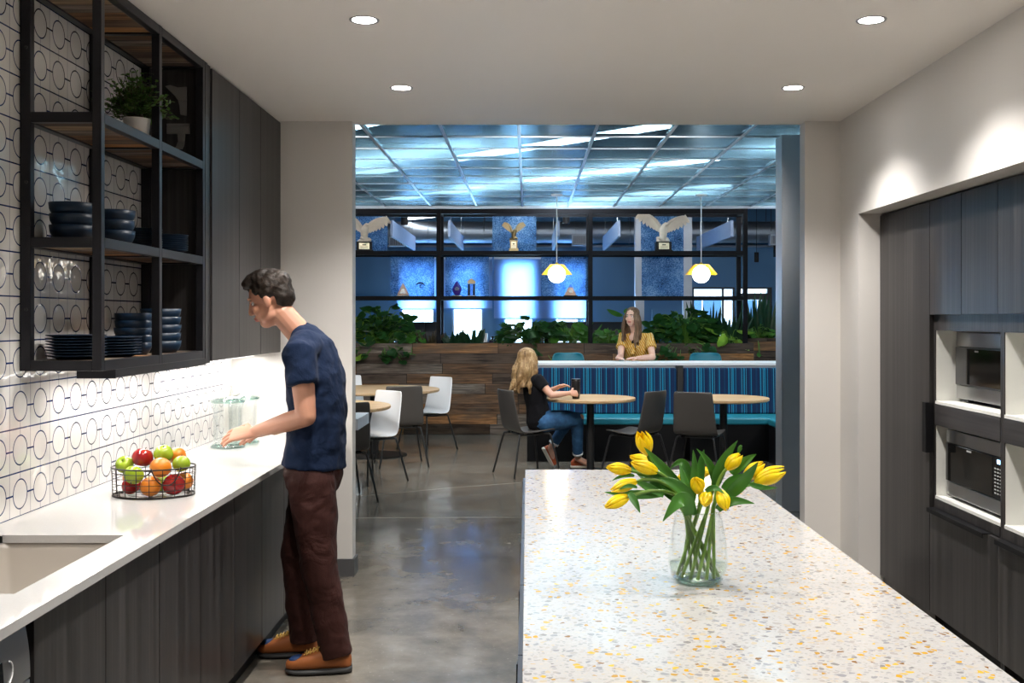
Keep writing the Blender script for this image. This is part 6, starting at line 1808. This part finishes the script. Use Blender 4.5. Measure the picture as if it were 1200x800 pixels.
# ---- the woman in yellow behind the bar --------------------------------------
L2 = V(1.34, 13.08, 0)
w2 = thing('person', 'woman with long brown hair in a yellow print top sitting behind the bar', 'person', L2)
F = V(-.22, -.97, 0).normalized(); Lf = V(0, 0, 1).cross(F).normalized(); Rt = -Lf
hc = V(1.272, 12.965, 1.575)
f = V(-.50, -.86, -.02).normalized(); s = V(0, 0, 1).cross(f).normalized(); u = f.cross(s).normalized()
lo2 = lambda p: tuple(p - L2)
sk2 = skin('skin_pale', (0.64, 0.39, 0.30), (lo2(hc + f * .095 - u * .062), (.03, .03, .011)), [(lo2(hc + f * .086 + u * .026 + s * q * .03), (.024, .028, .0055)) for q in (-1, 1)])
bm = new(); head(bm, hc, f, u, s, .95)
limb(bm, [V(1.315, 13.03, 1.34), V(1.305, 13.01, 1.41), hc - u * .07 - f * .01], [.05, .047, .045], Lf)
pel = V(1.345, 13.10, .86)
limb(bm, [pel, V(1.34, 13.08, 1.02), V(1.33, 13.05, 1.18), V(1.322, 13.04, 1.315)], [(.165, .11), (.125, .09), (.150, .095), (.12, .06)], Lf, 20)
sL, sR = V(1.322, 13.04, 1.315) + Lf * .165, V(1.322, 13.04, 1.315) + Rt * .165
eL, wL = V(1.505, 12.80, 1.090), V(1.300, 12.62, 1.086)
eR, wR = V(1.120, 12.80, 1.100), V(1.060, 12.58, 1.086)
for a, b_, c in ((sL, eL, wL), (sR, eR, wR)):
    limb(bm, [a, a.lerp(b_, .5), b_], [.048, .044, .036], F); limb(bm, [b_, b_.lerp(c, .35), c], [.037, .036, .023], V(0, 0, 1))
hand(bm, wL + V(-.005, -.004, 0), V(-.95, -.30, 0), V(-.1, -.1, 1), V(-.2, -1, 0), .08, .88, .2)
hand(bm, wR + V(.003, -.005, 0), V(.35, -.9, 0), V(0, 0, 1), V(1, .3, 0), .08, .88, .2)
for q in (Lf, Rt):
    a, k_, an = pel + q * .09, pel + q * .10 + F * .40 + V(0, 0, -.01), pel + q * .09 + F * .30 + V(0, 0, -.45)
    limb(bm, [a, a.lerp(k_, .5), k_], [.09, .08, .055], Lf); limb(bm, [k_, k_.lerp(an, .4), an], [.052, .05, .035], Lf); limb(bm, [an, an + F * .13 + V(0, 0, -.05)], [.035, .03], Lf)
blob(bm, V(1.298, 12.972, 1.325), (.062, .040, .060))
b = obj('body', bm, sk2, w2, True); fuse(b, 0.005, 2)
eyes(w2, hc, f, u, s, .95)
bm = new()
limb(bm, [V(1.345, 13.10, .84), V(1.34, 13.08, 1.02), V(1.33, 13.045, 1.18), V(1.322, 13.035, 1.295), V(1.318, 13.04, 1.335)], [(.190, .135), (.145, .110), (.168, .118), (.145, .085), (.10, .05)], Lf, 22)
for a, b_ in ((sL, eL), (sR, eR)): limb(bm, [a.lerp(V(1.322, 13.04, 1.30), .5), a + V(0, 0, .005), a.lerp(b_, .55)], [.068, .072, .070], F, cap1=False)
t = obj('top', bm, M['yellow_print'], w2, True); fuse(t, 0.008, 3); wrinkle(t, 0.016)
bm = new(); c = V(1.285, 12.890, 1.235)
blob(bm, c, (.022, .016, .02)); limb(bm, [c, c + V(-.05, -.012, -.035)], [(.012, .010), (.030, .010)], V(0, 0, 1)); limb(bm, [c, c + V(.05, -.004, -.035)], [(.012, .010), (.028, .010)], V(0, 0, 1)); limb(bm, [c, c + V(-.015, -.012, -.11)], [(.012, .008), (.026, .008)], V(1, 0, 0))
bw = obj('bow', bm, M['yellow_print'], t, True); fuse(bw, 0.005, 1)
bm = new(); blob(bm, V(1.290, 12.915, 1.268), (.030, .02, .026)); obj('undershirt', bm, M['top_black'], t, True, smooth=True)
bm = new()
for q in (Lf, Rt):
    a, k_ = pel + q * .09, pel + q * .10 + F * .40 + V(0, 0, -.01)
    an = pel + q * .09 + F * .30 + V(0, 0, -.42)
    limb(bm, [a, k_], [.10, .066], Lf); limb(bm, [k_, an], [.062, .05], Lf)
j = obj('trousers', bm, M['top_black'], w2, True); fuse(j, 0.009, 2)
bm = new(); R = Matrix((f, s, u)).transposed()
blob(bm, hc + u * .044 - f * .024, (.092, .084, .080), R); blob(bm, hc - f * .055 - u * .02, (.060, .078, .09), R)
rnd = random.Random(9)
for k in range(24):
    a = PI * (-.70 + 1.40 * k / 23)
    d = (-f * math.cos(a) + s * math.sin(a))
    p0 = hc + u * .088 - f * .005 + d * .035
    p1 = hc + d * .088 - u * .015 + f * .004
    front = max(0, abs(a) / PI - .45)
    end = hc + d * rnd.uniform(.080, .110) - u * rnd.uniform(.30, .37) + (f * .04 if front > 0 else -f * .01)
    pts = smoothline([p0, p1, p1.lerp(end, .35) + d * .010, p1.lerp(end, .7) + s * rnd.uniform(-.012, .012), end], 4)
    n_ = len(pts); limb(bm, pts, [.020 + .004 * math.sin(i * .8 + k) - .010 * (i / n_) ** 3 for i in range(n_)], s, 8)
h = obj('hair', bm, M['hair_brown'], w2, True); fuse(h, 0.006, 2); wrinkle(h, 0.010, _hr)
# ---------------------------------------------------------------- tulips in the glass vase
VX, VY = 0.448, 2.80
vs_ = thing('glass_vase', 'clear glass vase on the terrazzo island holding yellow tulips', 'vase', (VX, VY, CT + 0.0005))
bm = new()
lathe(bm, [(0, 0.0), (.054, 0.0), (.062, .004), (.072, .022), (.0775, .048), (.0765, .080), (.0715, .120), (.0640, .160), (.0600, .184), (.0592, .1865), (.0578, .184), (.0615, .160), (.0690, .120), (.0740, .080), (.0750, .048), (.0695, .024), (.058, .012), (0, .011)], 56)
obj('glass_body', bm, M['glass_vase'], vs_, smooth=True)
bm = new(); tube(bm, [(.0592 * math.cos(a), .0592 * math.sin(a), .1865) for a in [2 * PI * k / 48 for k in range(48)]], .0012, 6, closed=True); obj('rim', bm, M['glass_rim'], vs_, smooth=True)
bm = new(); lathe(bm, [(.040, .0005), (.053, .0008), (.061, .004), (.064, .010), (.058, .011), (.040, .009), (.040, .0005)], 48); obj('heavy_base', bm, M['glass_rim'], vs_, smooth=True)
bm = new(); lathe(bm, [(0, .0125), (.057, .0135), (.0685, .026), (.0740, .046), (.0742, .0475), (0, .0475)], 48); obj('water', bm, M['water_clear'], vs_, smooth=True)

def petal_surface(bm, c, ax, side, L, Rm, a0, openness, tipin, curl=0.0, wf=1.0):
    """One tulip petal: cup from the base c along ax, centred on angle a0."""
    n2 = side; n3 = ax.cross(side)
    rows = []
    for i in range(10):
        t = i / 9
        r = Rm * (math.sin(PI * (0.10 + 0.62 * t ** 0.85)) ** 0.9) * (1 - min(1, tipin * 1.12) * (max(0, t - .50) / .50) ** 1.6) * (1 + openness * t)
        half = wf * 0.72 * (math.sin(PI * (0.12 + 0.80 * t)) ** 0.75) * (1 if t < .72 else 1 - .62 * ((t - .72) / .28) ** 2.4)
        row = []
        for j in range(7):
            q = -1 + 2 * j / 6
            a = a0 + q * half * 1.05
            rr = r * (1 - 0.05 * q * q) + 0.0012 * math.cos(q * 3)
            row.append(c + ax * (L * (t - 0.02 * q * q)) + (n2 * math.cos(a) + n3 * math.sin(a)) * (rr + curl * t ** 3))
        rows.append(row)
    grid_surface(bm, rows)
def tulip(label, base, tip, fat, foot, leaves, openness=0.0, tipin=0.75, seed=0, curl=0.0, bow=None):
    """base and tip of the bloom, foot of the stem in the vase."""
    base, tip, foot = Vector(base), Vector(tip), Vector(foot)
    rnd = random.Random(seed)
    t = thing('tulip', label, 'flower', (VX, VY, CT + .012), 0, 'yellow tulips in the glass vase')
    ax = tip - base; L = ax.length; ax.normalize()
    sd = ax.cross(V(.3, .8, .5)).normalized()
    bm = new()
    for k in range(3): petal_surface(bm, base, ax, sd, L * .97, fat * .90, 2 * PI * k / 3 + .5 + rnd.uniform(-.1, .1), openness * .8, tipin, curl * .5, 1.05)
    for k in range(3): petal_surface(bm, base, ax, sd, L * rnd.uniform(.95, 1.02), fat * 1.03, 2 * PI * (k + .5) / 3 + .5 + rnd.uniform(-.1, .1), openness, tipin, curl, 1.0)
    o = obj('bloom', bm, M['petal_yellow'], t, True, smooth=True); m = o.modifiers.new('solid', 'SOLIDIFY'); m.thickness = .0012; o.modifiers.new('sub', 'SUBSURF').render_levels = 1
    rim = V(VX, VY, CT + .186) + (V(base.x - VX, base.y - VY, 0).normalized() * .040 if V(base.x - VX, base.y - VY, 0).length > .04 else V(0, 0, 0))
    bm = new()
    pts = bez(foot, foot.lerp(rim, .5), rim - (rim - foot) * .15, rim, 8)[:-1] + bez(rim, rim + (rim - foot).normalized() * (base - rim).length * .4, base - ax * (base - rim).length * .38, base + ax * .004, 10)
    tube(bm, pts, .0046, 8)
    obj('stem', bm, M['stem_tulip'], t, True, smooth=True)
    for (b, m_, e, w) in leaves:
        b, e = Vector(b), Vector(e)
        m_ = Vector(m_) if m_ is not None else b.lerp(e, .5) + V(0, 0, .012)
        cv = bez(b, b.lerp(m_, .75), m_.lerp(e, .25), e, 12)
        # blade with a fold along the midrib, narrow at both ends
        rows = []
        for i, p in enumerate(cv):
            tt = i / 12
            tg = (cv[min(i + 1, 12)] - cv[max(i - 1, 0)]).normalized()
            view = V(.15, -1, .35)
            sd2 = tg.cross(view).normalized(); nn = sd2.cross(tg).normalized()
            hw = w * .5 * (max(.02, math.sin(PI * (.12 + .88 * tt) ** .85) ** .8) if tt < 1 else .01)
            if i == 12: hw = .0004
            rows.append([p - sd2 * hw - nn * hw * -.35, p - sd2 * hw * .5 + nn * hw * .10, p, p + sd2 * hw * .5 + nn * hw * .10, p + sd2 * hw - nn * hw * -.35])
        bm = new(); grid_surface(bm, rows)
        o = obj('leaf', bm, M['leaf_tulip'], t, True, smooth=True); mm = o.modifiers.new('solid', 'SOLIDIFY'); mm.thickness = .0009; o.modifiers.new('sub', 'SUBSURF').render_levels = 1
    return t
def Z5(x, y, Y): return at(690 + x / 6.157, 490 + y / 6.157, Y)
def Z6(x, y, Y): return at(800 + x / 6.154, 490 + y / 6.154, Y)
def ft(a, r=.054): return V(VX + r * math.cos(math.radians(a)), VY + r * math.sin(math.radians(a)), CT + .017)
def rimp(x, y, Y=2.78): return at(x, y, Y)
LF = lambda z, b, m_, e, Yb, Ye, w: (z(*b, Yb), z(*m_, (Yb + Ye) / 2) if m_ else None, z(*e, Ye), w)
tulip('open yellow tulip, highest of the bunch on the left', Z5(425, 262, 2.80), Z5(372, 100, 2.77), .0205, ft(-20), [LF(Z5, (700, 540), (520, 350), (395, 205), 2.80, 2.76, .028)], .25, .5, 1, .004)
tulip('yellow tulip behind another just below the highest left one', Z5(455, 330, 2.86), Z5(290, 275, 2.85), .0165, ft(10), [LF(Z5, (745, 640), (600, 470), (425, 405), 2.78, 2.74, .044)], 0, .75, 2)
tulip('yellow tulip in front, just below the highest left one, pointing left', Z5(490, 385, 2.74), Z5(300, 315, 2.70), .0185, ft(35), [LF(Z5, (740, 590), (650, 470), (500, 430), 2.74, 2.72, .032)], 0, .72, 3)
tulip('yellow tulip farthest left, lying level above the others', Z5(305, 378, 2.77), Z5(122, 352, 2.76), .0165, ft(60), [LF(Z5, (330, 415), None, (165, 452), 2.79, 2.80, .012), LF(Z5, (520, 560), (450, 440), (300, 350), 2.76, 2.78, .030)], 0, .72, 4)
tulip('yellow tulip on the left, third from the top with green streak', Z5(345, 455, 2.72), Z5(158, 525, 2.70), .0168, ft(80), [LF(Z5, (540, 560), (380, 470), (345, 470), 2.73, 2.71, .022), LF(Z5, (350, 500), None, (215, 515), 2.70, 2.685, .010)], .05, .70, 5)
tulip('lowest yellow tulip on the left, pointing down left', Z5(287, 565, 2.70), Z5(112, 645, 2.68), .0172, ft(100), [LF(Z5, (540, 545), (330, 560), (112, 533), 2.75, 2.74, .024), LF(Z5, (290, 540), (330, 590), (370, 682), 2.69, 2.67, .020)], 0, .75, 6)
tulip('crinkled yellow tulip facing the camera above the vase', Z6(118, 530, 2.765), Z6(92, 425, 2.715), .0195, ft(150), [LF(Z5, (765, 700), (690, 470), (655, 325), 2.74, 2.78, .024), LF(Z6, (60, 640), (95, 380), (75, 225), 2.80, 2.82, .022)], .02, .80, 7, .0)
tulip('round yellow tulip facing the camera just above the vase rim', Z6(185, 540, 2.755), Z6(150, 628, 2.70), .0185, ft(-150), [LF(Z5, (720, 700), (700, 480), (533, 745), 2.72, 2.68, .042)], .0, .85, 8)
tulip('yellow tulip hanging down right over the vase rim', Z6(262, 520, 2.71), Z6(322, 668, 2.68), .0178, ft(-120), [LF(Z6, (165, 525), (230, 480), (302, 545), 2.72, 2.68, .016), LF(Z6, (250, 660), (330, 570), (520, 615), 2.74, 2.70, .026)], .05, .7, 9)
tulip('yellow tulip standing up right of centre', Z6(315, 365, 2.80), Z6(425, 258, 2.79), .0185, ft(-100), [LF(Z6, (230, 500), (260, 330), (397, 158), 2.82, 2.80, .034), LF(Z6, (400, 250), None, (430, 203), 2.84, 2.84, .012)], .05, .55, 10)
tulip('yellow tulip on the right half hidden by a broad leaf', Z6(440, 440, 2.82), Z6(590, 318, 2.80), .0195, ft(-75), [LF(Z6, (320, 560), (430, 470), (547, 310), 2.76, 2.72, .036), LF(Z6, (350, 400), (420, 320), (532, 258), 2.84, 2.83, .030)], .05, .65, 11)
tulip('biggest yellow tulip, farthest right with split petals', Z6(520, 465, 2.79), Z6(745, 370, 2.76), .0215, ft(-50), [LF(Z6, (475, 470), (560, 510), (688, 500), 2.78, 2.75, .016), LF(Z6, (290, 510), (350, 440), (440, 400), 2.77, 2.76, .024)], .18, .62, 12, .003)
tulip('yellow tulip at the back, nearly hidden behind upright leaves', Z6(150, 420, 2.90), Z6(168, 345, 2.90), .0160, ft(180), [LF(Z6, (130, 470), (120, 330), (155, 222), 2.87, 2.88, .024), LF(Z6, (240, 520), (220, 330), (98, 218), 2.84, 2.82, .024), LF(Z5, (740, 470), (690, 250), (585, 365), 2.86, 2.86, .024)], 0, .7, 13)
tulip('yellow tulip at the back left, a sliver behind the leaves', Z5(690, 440, 2.88), Z5(640, 425, 2.90), .0140, ft(130), [LF(Z5, (690, 620), (560, 500), (400, 420), 2.80, 2.78, .040)], 0, .7, 14)

# cut stem ends crowding the vase: a few bare foliage stems between the flowers
# ---------------------------------------------------------------- camera and view
cd = bpy.data.cameras.new('camera'); cam = bpy.data.objects.new('camera', cd); COL.objects.link(cam)
cam.location = (0, 0, EYE); cam.rotation_euler = (PI / 2, 0, 0)
cd.sensor_width = 36.0; cd.lens = FPX * 36.0 / 1200.0
cd.shift_x = -18.0 / 1200.0; cd.shift_y = -27.0 / 1200.0
cd.clip_start = 0.05; cd.clip_end = 200
scene.camera = cam
scene.view_settings.view_transform = 'Standard'; scene.view_settings.look = 'None'
scene.view_settings.exposure = EXPOSURE; scene.view_settings.gamma = 1.0; scene.view_settings.use_curve_mapping = False
scene.cycles.max_bounces = 10; scene.cycles.diffuse_bounces = 5; scene.cycles.glossy_bounces = 4
scene.cycles.transparent_max_bounces = 24; scene.cycles.transmission_bounces = 6
scene.cycles.sample_clamp_indirect = 6.0
scene.cycles.use_denoising = True
scene.cycles.caustics_reflective = False; scene.cycles.caustics_refractive = False
